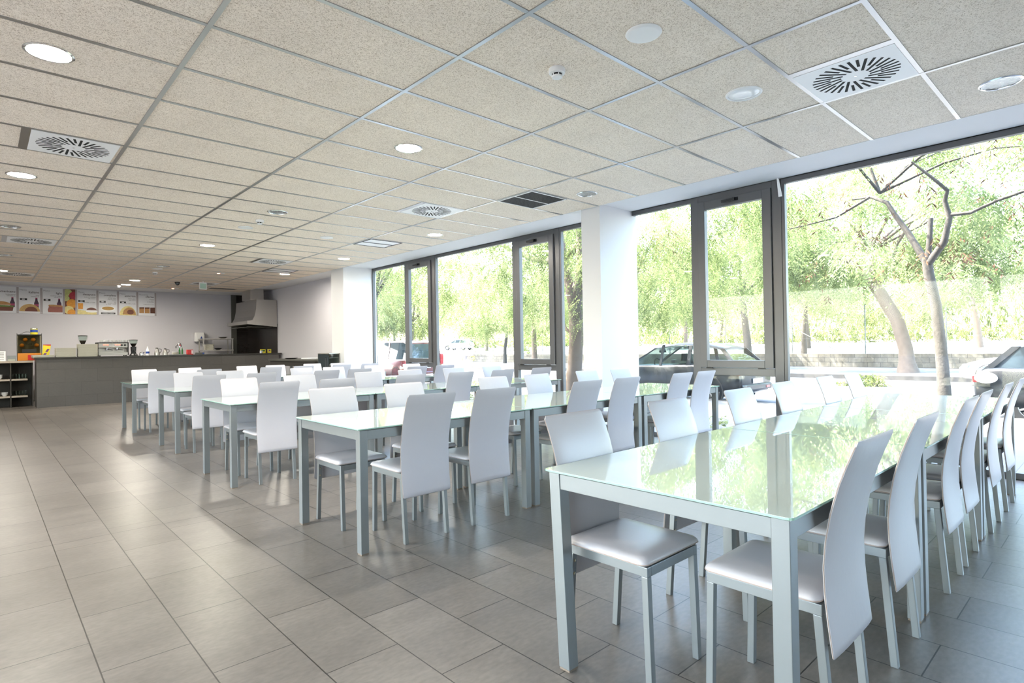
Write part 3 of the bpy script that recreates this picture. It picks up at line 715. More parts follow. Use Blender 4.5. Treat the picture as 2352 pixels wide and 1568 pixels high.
for c_, x in enumerate((.26, .39)):
    for k in range(3): put(x, 17.28, .256+k*.018, f'white bowl, {NO[k]} in the {["left", "right"][c_]} pile on the bottom shelf')
gl = thing('drinking_glass', 'g', 'glass', group='drinking glasses on the shelf unit'); MB().lathe([(.024, 0), (.030, .11), (.028, .11), (.022, .006)], n=16).build('body', MT['clear'], gl, smooth=40)
first = True
for z, nm in ((.636, 'middle'), (.256, 'bottom')):
    for k in range(5):
        x = .53+k*.055; lb = f'drinking glass on the {nm} shelf, {ORD[k]} from the left in its row'
        if first: gl.location = (x, 17.22, z); gl['label'] = lb; first = False
        else: dup(gl, (x, 17.22, z), 0, lb)
# juicer
t = thing('orange_juicer', 'orange juice machine with tinted window on the shelf unit', 'juicer', (.61, 17.12, 1.046))
MB().box(0, .42, 0, .34, 0, .17).build('base', MT['orange'], t, bevel=.01)
MB().box(.18, .30, -.004, 0, .01, .13).build('pulp_drawer', MT['red'], t)
MB().box(.02, .40, .12, .34, .17, .575).build('back_housing', MT['greytile'], t)
MB().box(.0, .42, 0, .34, .575, .60).build('top_cover', MT['black'], t, bevel=.003)
MB().box(-.012, 0, 0, .02, .0, .62).box(.42, .432, 0, .02, .0, .62).build('chrome_edge', MT['chrome'], t)
MB().box(.0, .42, .004, .010, .17, .575).build('front_window', MT['acryl'], t)
MB().box(.08, .33, -.002, .006, .18, .26).build('black_plate', MT['black'], t)
for x, z in ((.14, .48), (.28, .48), (.08, .35), (.34, .35)):
    MB().lathe([(.001, -.045), (.03, -.034), (.045, 0), (.03, .034), (.001, .045)], n=18).build('orange_fruit', MT['orange'], t, smooth=80, loc=(x, .07, z))
MB().box(.17, .26, .03, .05, .36, .41).build('squeezer', MT['chrome'], t)
t = lathe_thing('storage_tin', 'yellow tin with blue label on top of the orange juicer', 'tin', .91, 17.28, 1.647, [(.068, 0), (.068, .14)], MT['yellow'], extra=lambda t: (MB().lathe([(.0685, .05), (.0685, .11)], n=20).build('blue_label', MT['blue'], t, smooth=40), MB().lathe([(.070, .13), (.070, .142), (.001, .142)], n=20).build('lid', MT['chrome'], t, smooth=40)))
q = MB().tube([(.69, 17.28, 1.650), (.73, 17.28, 1.70), (.80, 17.26, 1.715), (.84, 17.27, 1.70)], .003, 5).tube([(.66, 17.3, 1.650), (.70, 17.3, 1.68), (.77, 17.3, 1.70), (.835, 17.3, 1.69)], .003, 5).build('wire_whisk', MT['black'], None, smooth=60); tag(q, 'thin bent wires lying beside the yellow tin on the juicer', 'wire')
t = thing('snack_bag', 'yellow and purple snack bag leaning beside the orange juicer', 'bag', (1.10, 17.10, 1.046))
MB().loft([[(-.06, -.02, 0), (.05, -.02, 0), (.05, .02, 0), (-.06, .02, 0)], [(-.055, -.035, .18), (.075, -.035, .18), (.075, .035, .18), (-.055, .035, .18)], [(-.04, -.004, .36), (.10, -.004, .34), (.10, .004, .34), (-.04, .004, .36)]]).build('pouch', MT['yellow'], t, smooth=30)
MB().poly([(-.045, -.036, .12), (.0, -.036, .12), (.075, -.030, .26), (.03, -.030, .26)], (0, .01, 0)).build('purple_print', MT['purple'], t)
MB().box(-.04, .10, -.006, .006, .335, .362).build('red_seal', MT['red'], t)
t = thing('cardboard_carton', 'white printed carton at the left end of the shelf unit', 'carton', (.33, 17.2, 1.046)); MB().box(-.10, .08, -.06, .06, 0, .22).build('carton', MT['white'], t, bevel=.003)
g = MB()
for k in range(5): g.box(-.06, .05, -.0612, -.06, .04+k*.035, .05+k*.035)
g.build('printed_lines', MT['ink'], t)
t = thing('glass_dish', 'clear rectangular glass dish between the carton and the juicer', 'dish', (.51, 17.2, 1.046)); MB().loft([rrect(-.07, .07, -.05, .05, .01, 0), rrect(-.08, .08, -.06, .06, .01, .12)]).build('body', MT['clear'], t)
MB().box(-.06, .06, -.04, .04, .003, .04).build('contents', MT['cream'], t)

# sideboard by the right wall
t = thing('side_table', 'grey side table along the wall to the right of the counter', 'side table', (0, 0, 0))
MB().box(5.45, 6.28, 12.4, 15.2, .92, .965).build('tabletop', MT['greytile'], t, bevel=.003)
MB().box(5.49, 6.26, 12.45, 15.15, .80, .92).build('apron', MT['darkwood'], t)
for x in (5.48, 6.20):
    for y in (12.45, 13.8, 15.1): MB().box(x, x+.05, y, y+.05, 0, .80).build('leg', MT['steel'], t)
for x, y, lb in ((5.65, 13.1, 'white folded cloth on the side table'),):
    q = MB().box(-.12, .12, -.2, .2, 0, .03).build('folded_cloth', MT['paper'], None, loc=(x, y, .966), bevel=.008); tag(q, lb, 'cloth')
q = MB().lathe([(.10, 0), (.16, .02), (.155, .024), (.09, .006)], n=28).build('serving_dish', MT['black'], None, smooth=40, loc=(5.66, 14.2, .966)); tag(q, 'flat black dish on the side table', 'dish')
t = thing('display_cabinet', 'small glass-fronted steel display cabinet beside the white column', 'cabinet', (5.43, 11.60, 0))
MB().box(0, .24, 0, .015, .0, 1.10).build('side_panel', MT['clear'], t)
MB().box(.23, .245, 0, .55, 0, 1.10).box(0, .24, .535, .55, 0, 1.1).build('back_panel', MT['stain'], t)
MB().box(0, .245, 0, .55, 1.085, 1.105).box(0, .245, 0, .55, .0, .55).build('housing', MT['stain'], t, bevel=.003)
MB().box(-.006, 0, .02, .53, .56, 1.08).build('door', MT['carglassd'], t)
MB().box(-.03, -.018, .10, .11, .62, 1.02).box(-.03, -.006, .10, .11, .62, .64).box(-.03, -.006, .10, .11, 1.0, 1.02).build('door_handle', MT['chrome'], t)
for z in (.72, .86, 1.0): MB().box(.01, .22, .02, .52, z, z+.006).build('rack_shelf', MT['chrome'], t)

# ================================================================= POSTERS
PY = YB-.004
def poster(name, x0, x1, label, title2, lines, food, title1='Menú', tagbox=True, bottle=False, extra=None):
    t = thing(name, label, 'poster', ((x0+x1)/2, PY, 2.245), group='menu posters on the back wall')
    w_ = (x1-x0)/2; hgt = .665
    MB().box(-w_, w_, -.008, 0, 0, hgt).build('panel', MT['paper'], t)
    yf = -.0095
    if title1: text(title1, .062, MT['inkl'], (-w_+.012, yf, hgt-.085), t)
    text(title2, .075, MT['ink'], (w_-.015, yf, hgt-.145), t, align='RIGHT', bold=.001)
    for k, s_ in enumerate(lines): text(s_, .036 if len(s_) < 20 else .030, MT['ink'], (w_-.015, yf, hgt-.205-.036*k), t, align='RIGHT')
    if tagbox:
        b_ = MB().box(-w_+.02, -w_+.16, -.0098, -.008, .335, .385).build('price_tag', MT['black'], t); MB().box(-w_+.06, -w_+.115, -.0105, -.0098, .348, .372).build('price', MT['paper'], b_)
    if bottle:
        MB().poly([(w_-.12, -.0096, .15), (w_-.03, -.0096, .15), (w_-.028, -.0096, .27), (w_-.05, -.0096, .33), (w_-.055, -.0096, .38), (w_-.095, -.0096, .38), (w_-.10, -.0096, .33), (w_-.122, -.0096, .27)], (0, .0015, 0)).build('bottle_picture', mat('cola', (.05, .02, .05), .4), t)
        MB().box(w_-.122, w_-.03, -.0102, -.0096, .19, .24).box(w_-.095, w_-.055, -.0102, -.0096, .38, .405).build('bottle_label', mat('cola_label', (.35, .05, .12), .5), t)
    food(t, w_)
    if extra: extra(t, w_)
def blob(t, pts, m, nm, y=-.0108):
    MB().poly([(x, y, z) for x, z in pts], (0, .0022, 0)).build(nm, m, t)
def ell(cx, cz, rx, rz, n=22, a0=0, a1=2*PI): return [(cx+rx*math.cos(a0+(a1-a0)*k/n), cz+rz*math.sin(a0+(a1-a0)*k/n)) for k in range(n if a1-a0 > 6 else n+1)]
cm = lambda n, c: mat(n, c, .5, var=.35, vscale=30)
BUN = cm('bun', (.42, .22, .08)); LET = cm('lettuce', (.12, .20, .04)); MEAT = cm('meat', (.16, .05, .03)); PAST = cm('pizza_crust', (.50, .32, .12)); HAM = cm('ham', (.30, .10, .08)); OJ = cm('orange_juice', (.70, .30, .03)); SOUP = cm('soup', (.42, .24, .05)); CHO = cm('chocolate', (.10, .035, .02)); YEL = cm('pale_yellow', (.70, .60, .25)); LIM = cm('lime', (.50, .52, .20)); GRF = cm('grapefruit', (.40, .03, .05))
def burger(t, w): blob(t, ell(-.05, .20, w*.80, .09, 20, 0, PI), BUN, 'bun_picture'); blob(t, [(-w, .15), (w*.75, .15), (w*.8, .185), (-w, .20)], LET, 'lettuce_picture', -.0112); blob(t, [(-w, .05), (w*.7, .05), (w*.78, .15), (-w, .15)], MEAT, 'patty_picture'); 
def pizza(t, w): blob(t, ell(.0, .05, w*.98, .19, 20, 0, PI), PAST, 'pizza_picture'); blob(t, ell(.03, .05, w*.6, .12, 20, 0, PI), MEAT, 'topping_picture', -.0113)
def sandw(t, w): blob(t, [(-w*.45, .04), (w*.97, .04), (w*.97, .19), (-w*.35, .22), (-w*.5, .10)], HAM, 'sandwich_picture'); blob(t, [(-w*.45, .20), (w*.97, .18), (w*.97, .22), (-.0, .24), (-w*.4, .235)], BUN, 'bread_picture', -.0113)
def brk(t, w): blob(t, [(-w+.02, .14), (-w+.12, .14), (-w+.125, .30), (-w+.01, .30)], OJ, 'juice_picture'); blob(t, [(-w, 0), (w, 0), (w, .06), (-w, .13)], YEL, 'table_picture', -.0101); blob(t, ell(.10, .09, .13, .035), MT['white'], 'plate_picture', -.0106); blob(t, ell(.10, .12, .11, .07, 18, 0, PI), MEAT, 'toast_picture', -.0113)
def soup(t, w):
    blob(t, ell(0, .17, .17, .075), MT['white'], 'bowl_picture', -.0104); blob(t, ell(0, .18, .14, .048), SOUP, 'soup_picture', -.0113)
    b_ = MB().box(-.16, .17, -.0118, -.008, .02, .065).build('caption_strip', MT['black'], t); text('COMIDA CASERA', .034, MT['paper'], (.005, -.0125, .031), t, align='CENTER')
def anti(t, w): blob(t, ell(0, .0, w*.97, .26, 22, 0, PI), YEL, 'plate_picture', -.0103); blob(t, ell(.03, .02, w*.75, .20, 22, 0, PI), BUN, 'pie_picture', -.0110); blob(t, ell(.06, .09, .08, .07), MEAT, 'meatball_picture', -.0117)
def ofer(t, w):
    for k in range(3): blob(t, [(-w+.02+.135*k, .07), (-w+.14+.135*k, .07), (-w+.14+.135*k, .23), (-w+.02+.135*k, .225)], CHO if k == 2 else BUN, 'cake_picture'); blob(t, [(-w+.02+.135*k, .20), (-w+.14+.135*k, .20), (-w+.14+.135*k, .24), (-w+.02+.135*k, .235)], CHO, 'icing_picture', -.0118)
poster('menu_poster', .19, .675, 'leftmost menu poster, reading Menú americano over a burger', 'americano', ['hamburguesa', 'bebida 0,5L'], burger, bottle=True)
poster('menu_poster', .725, 1.145, 'menu poster reading Menú italiano over a pizza', 'italiano', ['pizza', 'bebida 0,5L'], pizza, bottle=True)
poster('menu_poster', 1.195, 1.61, 'menu poster reading Menú light over a sandwich', 'light', ['sandwich vegetal', 'bebida 0,5L'], sandw, bottle=True)
poster('menu_poster', 1.92, 2.34, 'menu poster reading Menú desayuno with juice and toast', 'desayuno', ['bollería o tostada', 'café o zumo', '', '', 'de 9:00h. a 12:00h.'], brk)
poster('menu_poster', 2.39, 2.81, 'menu poster reading Menú completo over a soup bowl', 'completo', ['primer plato', 'segundo plato', 'bebida', 'pan', 'postre o café', 'de 13:00h. a 16:00h.'], soup)
poster('menu_poster', 2.86, 3.27, 'menu poster reading Menú anticrisis over a pie', 'anticrisis', ['primer plato', 'agua 0,50 L', '', '', 'de 13:00h. a 16:00h.'], anti)
poster('menu_poster', 3.32, 3.72, 'rightmost menu poster, reading Nuestras ofertas over cakes', 'ofertas', ['pinchos', 'tapas', 'en bandejas', '', 'pregunte por su tarta'], ofer, title1='Nuestras', tagbox=False)
t = thing('fruit_poster', 'narrow poster of citrus slices between the light and desayuno menus', 'poster', (1.765, PY, 2.245), group='menu posters on the back wall')
MB().box(-.11, .11, -.008, 0, 0, .665).build('panel', MEAT, t)
def clipx(pts, w): return [(max(-w, min(w, x)), max(.0, min(.665, z))) for x, z in pts]
for cx, cz, r, m, yy in ((-.05, .58, .09, LIM, -.0101), (.08, .50, .10, GRF, -.0106), (-.09, .42, .08, LIM, -.0108), (.04, .28, .12, OJ, -.0111), (-.03, .11, .11, YEL, -.0114), (.03, .04, .09, OJ, -.0118)): blob(t, clipx(ell(cx, cz, r, r), .11), m, 'fruit_picture', yy)
for k, x in enumerate((.70, 1.17, 1.64, 1.89, 2.365, 2.835, 3.295, 3.74)):
    q = MB().box(x-.022, x+.022, PY-.006, PY+.003, 2.245, 2.91).build('poster_rail', MT['bar'], None)
    tag(q, f'grey upright strip between the menu posters, {ORD[k]} from the left', 'strip', 'upright strips between the posters')
q = text('LA COMPRA DE UNO DE ESTOS MENÚS TE REGALAMOS UNA TAPA DE PATATAS', .0335, MT['paper'], (.20, PY-.0135, 2.262), None, name='promotion_line'); tag(q, 'white line of capitals across the foot of the first three menu posters', 'lettering')

# ================================================================= OUTSIDE GROUND
struct(MB().box(6.5, 12.2, -40, 80, -.4, -.12).build('sidewalk', MT['pave']))
struct(MB().box(12.2, 12.35, -40, 80, -.4, -.115).box(24.3, 24.45, -40, 110, -.4, -.115).build('kerb', MT['kerb']))
struct(MB().box(12.35, 24.3, -40, 110, -.5, -.27).build('road', MT['road']))
struct(MB().box(24.45, 31.5, -40, 110, -.5, -.12).build('far_sidewalk', MT['pave']))
o = MB().box(31.5, 31.85, -40, 110, -.3, .53).build('garden_wall', MT['block']); struct(o)
g = MB(); g.loft([[(31.85, -60, .40), (31.85, 140, .40), (31.85, 140, -1), (31.85, -60, -1)], [(62, -60, 1.08), (62, 140, 1.08), (62, 140, -1), (62, -60, -1)], [(160, -60, 1.2), (160, 140, 1.2), (160, 140, -1), (160, -60, -1)]])
struct(g.build('field', MT['sand']))
struct(MB().box(-60, 200, -80, 160, -1.3, -.55).build('ground', MT['road']))
q = text('W', .62, MT['graf'], (31.49, 41.1, .0), None, name='graffiti', rot=(PI/2, 0, -PI/2), ext=.002); q2 = q; tag(q, 'yellow painted letter W on the low block wall', 'graffiti')
q = text('K', .62, MT['grafd'], (31.49, 40.2, .0), None, name='graffiti', rot=(PI/2, 0, -PI/2), ext=.002); tag(q, 'dark painted letter K on the low block wall', 'graffiti')
q = text('CR', .60, MT['graf'], (31.49, 39.5, .0), None, name='graffiti', rot=(PI/2, 0, -PI/2), ext=.002); tag(q, 'yellow painted letters CR on the low block wall', 'graffiti')
# fence posts + wire on the wall
t = thing('mesh_fence', 'wire mesh fence with thin posts on top of the low block wall', 'fence', (31.68, 0, .535))
ys = [-1, 2.45, 5.66, 8.87, 12.3, 16.0, 19.7, 23.4, 27.1, 30.8, 34.5, 38.2, 42, 46, 50, 54]
for y in ys: MB().lathe([(.028, 0), (.028, 2.4)], (0, y, 0), 8).build('post', MT['wire'], t)
MB().tube([(0, 12.3, 1.4), (0, 9.9, .01)], .02, 6).build('brace', MT['wire'], t)
g = MB()
for z in (.8, 1.6, 2.38): g.tube([(0, -1, z), (0, 54, z)], .004, 4)
g.build('wire', MT['wire'], t)

# ================================================================= FOLIAGE
def frond_mesh(name, blobs, m, seed, leaf=.085, wid=.024, per=9, length=.5, droop=.75, pods=0):
    rnd = random.Random(seed); V = []; Fc = []
    for (cx, cy, cz, rx, ry, rz, n) in blobs:
        for _ in range(n):
            while True:
                a, b, c = rnd.uniform(-1, 1), rnd.uniform(-1, 1), rnd.uniform(-1, 1)
                q = a*a+b*b+c*c
                if .1 < q < 1: break
            p = Vector((cx+a*rx, cy+b*ry, cz+c*rz))
            an = rnd.uniform(0, 2*PI)
            d = Vector((math.cos(an)+a, math.sin(an)+b, -droop*rnd.uniform(.3, 1.6))).normalized()
            L = length*rnd.uniform(.6, 1.3); side = d.cross(Vector((0, 0, 1)))
            if side.length < .1: side = Vector((1, 0, 0))
            side.normalize()
            for k in range(per):
                s_ = (k+.7)/per; base = p+d*L*s_+Vector((0, 0, -.25*L*s_*s_))
                for sg in (-1, 1):
                    dr = (side*sg*rnd.uniform(.7, 1.1)+d*.5+Vector((0, 0, -rnd.uniform(.1, .9)))).normalized()
                    ll = leaf*rnd.uniform(.7, 1.25)*(1-.35*abs(s_-.45)*2); wv_ = (d*.7+Vector((rnd.uniform(-.6, .6), rnd.uniform(-.6, .6), rnd.uniform(-.6, .6)))).normalized()*wid*.5
                    i = len(V); V.extend([base, base+dr*ll*.5+wv_, base+dr*ll, base+dr*ll*.5-wv_]); Fc.append((i, i+1, i+2, i+3))
    me = bpy.data.meshes.new(name); me.from_pydata(V, [], Fc); me.materials.append(m)
    return me
def link(name, me, parent=None, loc=None, rz=0, s=1):
    o = bpy.data.objects.new(name, me); C.objects.link(o); o.parent = parent
    if loc: o.location = loc
    o.rotation_euler.z = rz; o.scale = (s, s, s) if not hasattr(s, '__len__') else s
    return o
rb = random.Random(5)
def blobs_round(R, z0, n, cnt, hz=.8):
    out = []
    for k in range(n):
        a = rb.uniform(0, 2*PI); r = R*math.sqrt(rb.uniform(.02, 1)); z = z0+rb.uniform(-.9, 1.0)*hz
        out.append((r*math.cos(a), r*math.sin(a), z, rb.uniform(.55, .95), rb.uniform(.55, .95), rb.uniform(.35, .65), cnt))
    return out
crownA = frond_mesh('crown', blobs_round(3.1, 4.3, 26, 88, 1.6), MT['leafA'], 1, leaf=.085, wid=.024, per=12, length=.65, droop=1.2)
crownB = frond_mesh('crown', blobs_round(3.0, 4.2, 24, 84, 1.7), MT['leafB'], 2, leaf=.09, wid=.026, per=12, length=.65, droop=1.2)
crownF = frond_mesh('crown', blobs_round(3.4, 4.4, 34, 84, 2.2), MT['leafB'], 3, leaf=.15, wid=.05, per=9, length=.9, droop=1.2)
crownG = frond_mesh('crown', blobs_round(3.4, 4.4, 36, 84, 2.2), MT['leafC'], 4, leaf=.15, wid=.05, per=9, length=.9, droop=1.2)
podm = frond_mesh('pods', blobs_round(2.6, 3.9, 12, 10, 1.2), MT['pods'], 9, leaf=.16, wid=.03, per=3, length=.25, droop=1.5)
def branches(g, top, R, z0, z1, n, r0, seed, sub=2):
    rn = random.Random(seed)
    for k in range(n):
        a = 2*PI*k/n+rn.uniform(-.3, .3); e = Vector((math.cos(a)*R*rn.uniform(.6, 1), math.sin(a)*R*rn.uniform(.6, 1), rn.uniform(z0, z1)))
        t_ = Vector(top); m1 = t_.lerp(e, .35)+Vector((rn.uniform(-.2, .2), rn.uniform(-.2, .2), .25)); m2 = t_.lerp(e, .7)+Vector((rn.uniform(-.2, .2), rn.uniform(-.2, .2), .2))
        g.tube([t_, m1, m2, e], [r0, r0*.7, r0*.4, r0*.12], 7)
        for q in range(sub):
            e2 = m2+Vector((rn.uniform(-1, 1), rn.uniform(-1, 1), rn.uniform(-.3, .7)))
            g.tube([m2.lerp(m1, rn.uniform(0, .6)), m2.lerp(e2, .5)+Vector((0, 0, .1)), e2], [r0*.35, r0*.22, r0*.06], 6)
# --- slender street tree
def T(*a): return [tuple(p) for p in a]
t = thing('street_tree', 'slender grey-barked street tree in front of the big right window', 'tree', (12.0, 2.2, -.12))
o_ = Vector((12.0, 2.2, -.12))
def rel(pts, dx=0): return [Vector(p)-o_+Vector((dx, 0, 0)) for p in pts]
g = MB()
g.tube(rel([(12.0, 2.19, -.12), (12.0, 2.20, .5), (12.02, 2.22, .88), (12.0, 2.28, 1.77), (12.0, 2.37, 2.3), (12.0, 2.40, 2.6)]), [.12, .095, .09, .08, .078, .072], 12)
g.tube(rel([(12.02, 2.40, 2.5), (12.1, 2.68, 3.08), (12.15, 2.9, 3.47), (12.1, 2.99, 3.68), (12.2, 3.28, 3.86), (12.3, 3.61, 3.89)]), [.06, .05, .042, .035, .025, .018], 8)
g.tube(rel([(11.98, 2.36, 2.5), (11.9, 2.13, 2.82), (11.85, 2.04, 3.21), (11.85, 2.1, 3.5), (11.8, 2.05, 3.65), (11.7, 2.22, 3.87), (11.6, 2.5, 4.2)]), [.06, .055, .045, .038, .032, .025, .015], 8)
g.tube(rel([(11.85, 2.03, 3.25), (11.8, 1.75, 3.23), (11.75, 1.42, 3.35), (11.7, 1.0, 3.44), (11.6, .3, 3.8)]), [.032, .028, .024, .02, .01], 7)
g.tube(rel([(12.0, 2.38, 2.5), (12.03, 2.33, 3.27)]), [.05, .038], 8); g.tube(rel([(12, 2.42, 2.5), (12.1, 2.62, 2.95)]), [.04, .03], 8)
g.tube(rel([(12.2, 3.28, 3.86), (12.3, 3.9, 3.6), (12.4, 4.6, 3.55), (12.4, 5.6, 3.5)]), [.025, .02, .015, .008], 6)
branches(g, (.1, .9, 4.0), 2.2, 4.2, 5.6, 5, .03, 11)
g.build('trunk', MT['bark'], t, smooth=60)
cN = frond_mesh('crown', [(0, -1.9, 4.25, 1.0, .8, .5, 190), (.3, -1.2, 4.9, 1.0, 1.0, .7, 200), (.2, 2.6, 4.3, .9, 1.2, .5, 160), (0, .8, 5.1, 1.1, 1.4, .6, 220), (-.3, -2.6, 3.75, .5, .6, .35, 80), (.2, 3.6, 4.0, .7, .8, .5, 90)], MT['leafA'], 21, leaf=.085, wid=.02, per=12, length=.5, droop=1.2)
link('foliage', cN, t)
link('seed_pods', podm, t, (0, 1.2, -.2), 0, .9)
# --- thick trunk tree
t = thing('street_tree', 'thick pale-barked tree whose trunk stands left of the white pillar', 'tree', (12.0, 10.5, -.12)); o_ = Vector((12.0, 10.5, -.12))
g = MB()
g.tube(rel([(12, 10.56, -.14), (12, 10.52, .2), (12.0, 10.45, .6), (12.0, 10.37, 1.34), (12, 10.38, 2.2), (12, 10.44, 2.75)]), [.30, .235, .205, .195, .20, .23], 14)
g.tube(rel([(12, 10.47, 2.55), (12.0, 10.70, 3.23), (12, 10.82, 3.91), (12, 10.94, 4.54), (12.1, 11.1, 5.4)]), [.15, .12, .10, .08, .05], 10)
g.tube(rel([(12, 10.36, 2.5), (12.0, 10.16, 2.99), (12.0, 10.10, 3.94), (12, 10.15, 4.65), (11.9, 10.2, 5.5)]), [.19, .18, .16, .14, .09], 10)
g.tube(rel([(12, 10.14, 3.94), (12.1, 10.87, 3.62), (12.2, 11.5, 3.62), (12.3, 12.39, 3.85), (12.3, 13.6, 4.4), (12.3, 15, 4.8)]), [.12, .105, .10, .09, .06, .03], 9)
g.tube(rel([(12, 10.44, 1.44), (12.0, 10.74, 1.65), (12, 10.90, 1.95), (12, 10.9, 2.3)]), [.05, .04, .03, .02], 7)
branches(g, (0, -.2, 4.6), 3.4, 4.8, 6.5, 7, .08, 12)
g.build('trunk', MT['barkp'], t, smooth=60)
link('foliage', crownA, t, (0, 0, .3), .7, 1.15); link('foliage', crownB, t, (-.3, 2.5, -.4), 2.2, .85); link('foliage', crownA, t, (.3, -3.2, -.2), 3.4, .85)
dt = frond_mesh('dead_twigs', [(0, -2.5, 3.75, .6, .85, .5, 150)], MT['pods'], 77, leaf=.16, wid=.012, per=7, length=.5, droop=.9); link('dead_twigs', dt, t)
# --- leaning tree across the street
t = thing('street_tree', 'leaning tree with forked trunk on the far pavement', 'tree', (27, 6.1, -.12)); o_ = Vector((27.0, 6.1, -.12))
g = MB()
g.tube(rel([(27, 6.08, -.2), (27, 6.12, .3), (27.0, 6.15, .84), (27.0, 6.42, 1.97), (27, 7.01, 3.16), (27, 7.47, 3.88)]), [.42, .28, .25, .24, .23, .18], 12)
g.tube(rel([(27, 7.4, 3.75), (27.0, 8.11, 4.54), (27, 8.95, 4.83), (27, 10.2, 5.3)]), [.15, .11, .08, .04], 8)
g.tube(rel([(27, 7.3, 3.5), (27.0, 7.22, 4.43), (27, 7.52, 5.19), (27, 7.67, 5.76), (27, 7.6, 6.8)]), [.15, .12, .09, .07, .04], 8)
g.tube(rel([(27, 7.05, 3.4), (27.0, 6.53, 4.35), (27, 6.37, 5.03), (27, 5.6, 6.2)]), [.11, .08, .06, .03], 8)
branches(g, (0, 1.2, 5.0), 3.6, 5.2, 7.5, 7, .07, 13)
g.build('trunk', MT['barkp'], t, smooth=60)
link('foliage', crownF, t, (0, 1.0, 1.2), .3, 1.2)
# --- generic trees
def tree(x, y, z, crown, h, s, label, seed, name='park_tree', pods=False, r=.14, zs=None):
    t = thing(name, label, 'tree', (x, y, z), group='trees beyond the windows')
    rn = random.Random(seed); g = MB(); lean = rn.uniform(-.4, .4)
    g.tube([(0, 0, -.05), (0, lean*.2, h*.4), (.1, lean*.7, h*.8), (.1, lean, h)], [r*1.3, r, r*.85, r*.7], 9)
    branches(g, (.1, lean, h), 2.6*s, h+.6, h+3.0*s, 6, r*.5, seed)
    g.build('trunk', MT['bark'] if seed % 2 else MT['barkp'], t, smooth=60)
    f_ = link('foliage', crown, t, (0, lean, h-2.6*s), rn.uniform(0, 6), s)
    if pods: link('seed_pods', podm, t, (0, lean, h-2.6*s), 1, s)
    return t
where = [
 (12.0, -2.6, -.12, crownA, 3.4, 1.1, 'street tree beyond the right edge, leaves hanging over the dark car', True),
 (12.0, 21.5, -.12, crownA, 3.3, 1.25, 'street tree furthest along the near pavement', False),
 (12.0, 28.5, -.12, crownB, 3.3, 1.4, 'street tree behind the red van, leftmost window', False),
 (27.0, 12.5, -.12, crownF, 3.6, 1.35, 'far pavement tree above the black hatchback roof', False),
 (27.0, 0.0, -.12, crownF, 3.4, 1.35, 'far pavement tree above the silver car', False),
 (27.0, 19.5, -.12, crownF, 3.8, 1.3, 'far pavement tree seen beside the pillar', False),
 (27.0, 27.0, -.12, crownF, 3.8, 1.4, 'far pavement tree seen through the pane left of the thick trunk', False),
 (30.0, 33.3, -.12, crownF, 2.6, .75, 'small thin far pavement tree in the middle of the wide left pane', False),
 (27.0, 42.0, -.12, crownG, 3.6, 1.4, 'far pavement tree seen beyond the second opening sash', False),
 (33.5, 12.4, .45, crownG, 3.4, .9, 'thin red-barked tree growing in the field just behind the low wall', False),
 (42, 6, .7, crownF, 3.0, 1.3, 'field tree behind the slender street tree', False),
 (44, 16, .7, crownF, 3.0, 1.4, 'field tree behind the leaning tree', False),
 (46, 27, .7, crownG, 3.0, 1.4, 'field tree behind the opening window by the hatchback', False),
 (46, 38, .7, crownF, 3.0, 1.5, 'field tree behind the pillar-side pane', False),
 (44, 52, .7, crownF, 3.0, 1.5, 'field tree behind the wide left pane', False),
 (40, 66, .6, crownG, 3.0, 1.6, 'field tree behind the leftmost window', False),
 (64, 14, 1.0, crownG, 2.8, 1.6, 'park tree behind the hedge at the far right', False),
 (66, 34, 1.0, crownF, 2.8, 1.7, 'park tree behind the hedge right of centre', False),
 (64, 54, 1.0, crownG, 2.8, 1.7, 'park tree behind the hedge left of centre', False),
 (60, 78, 1.0, crownF, 2.8, 1.8, 'park tree behind the hedge at the far left', False),
 (64, -2, 1.0, crownF, 2.8, 1.6, 'park tree behind the hedge beyond the right edge', False),
]
for i, (x, y, z, cr, h, s, lb, pd) in enumerate(where):
    tree(x, y, z, cr, h, s, lb, 100+i, 'street_tree' if x < 31 else 'park_tree', pd, r=.13 if s < 1 else .17)
# hedge
hb = []
for k in range(24): hb.append((0, k*1.6-18, .55, .6, 1.1, .75, 62))
hm = frond_mesh('hedge', hb, MT['leafC'], 31, leaf=.24, wid=.11, per=4, length=.4, droop=.3)
for k, (x, y, rz, lb) in enumerate(((58, 12, 0, 'long clipped hedge across the field, right half'), (58, 53, 0, 'long clipped hedge across the field, left half'))):
    q = link('hedge', hm, None, (x, y, .95), rz); q.scale = (1, 1, 1.35); tag(q, lb, 'hedge', 'hedge behind the field')
for k, (x, y, lb) in enumerate(((82, 20, 'tall belt of shrubs at the far side of the park, right half'), (82, 66, 'tall belt of shrubs at the far side of the park, left half'))):
    q = link('shrub_belt', hm, None, (x, y, 1.0), 0); q.scale = (2.2, 1.15, 4.6); tag(q, lb, 'shrubs', 'shrub belt beyond the park')
# reeds behind wall in the left pane
rm = frond_mesh('reeds', [(0, 0, .6, .6, 1.3, .9, 260)], MT['leafB'], 41, leaf=.4, wid=.05, per=3, length=.5, droop=-1.4)
tag(link('reed_clump', rm, None, (33.4, 34.5, .5)), 'pale clump of reeds behind the low wall', 'reeds')
# fallen branch on the road
fb = frond_mesh('fallen_branch', [(0, 0, .22, .35, .55, .25, 110), (0, .9, .1, .2, .5, .1, 40)], MT['leafC'], 42, leaf=.14, wid=.05, per=6, length=.35)
t = thing('fallen_branch', 'leafy fallen branch lying on the road near the far kerb', 'branch', (20.6, 5.75, -.27)); link('leaves', fb, t); MB().tube([(0, -.5, .03), (.05, 0, .12), (0, .6, .08), (-.05, 1.3, .03)], [.02, .016, .012, .005], 6).build('stem', MT['bark'], t, smooth=60)
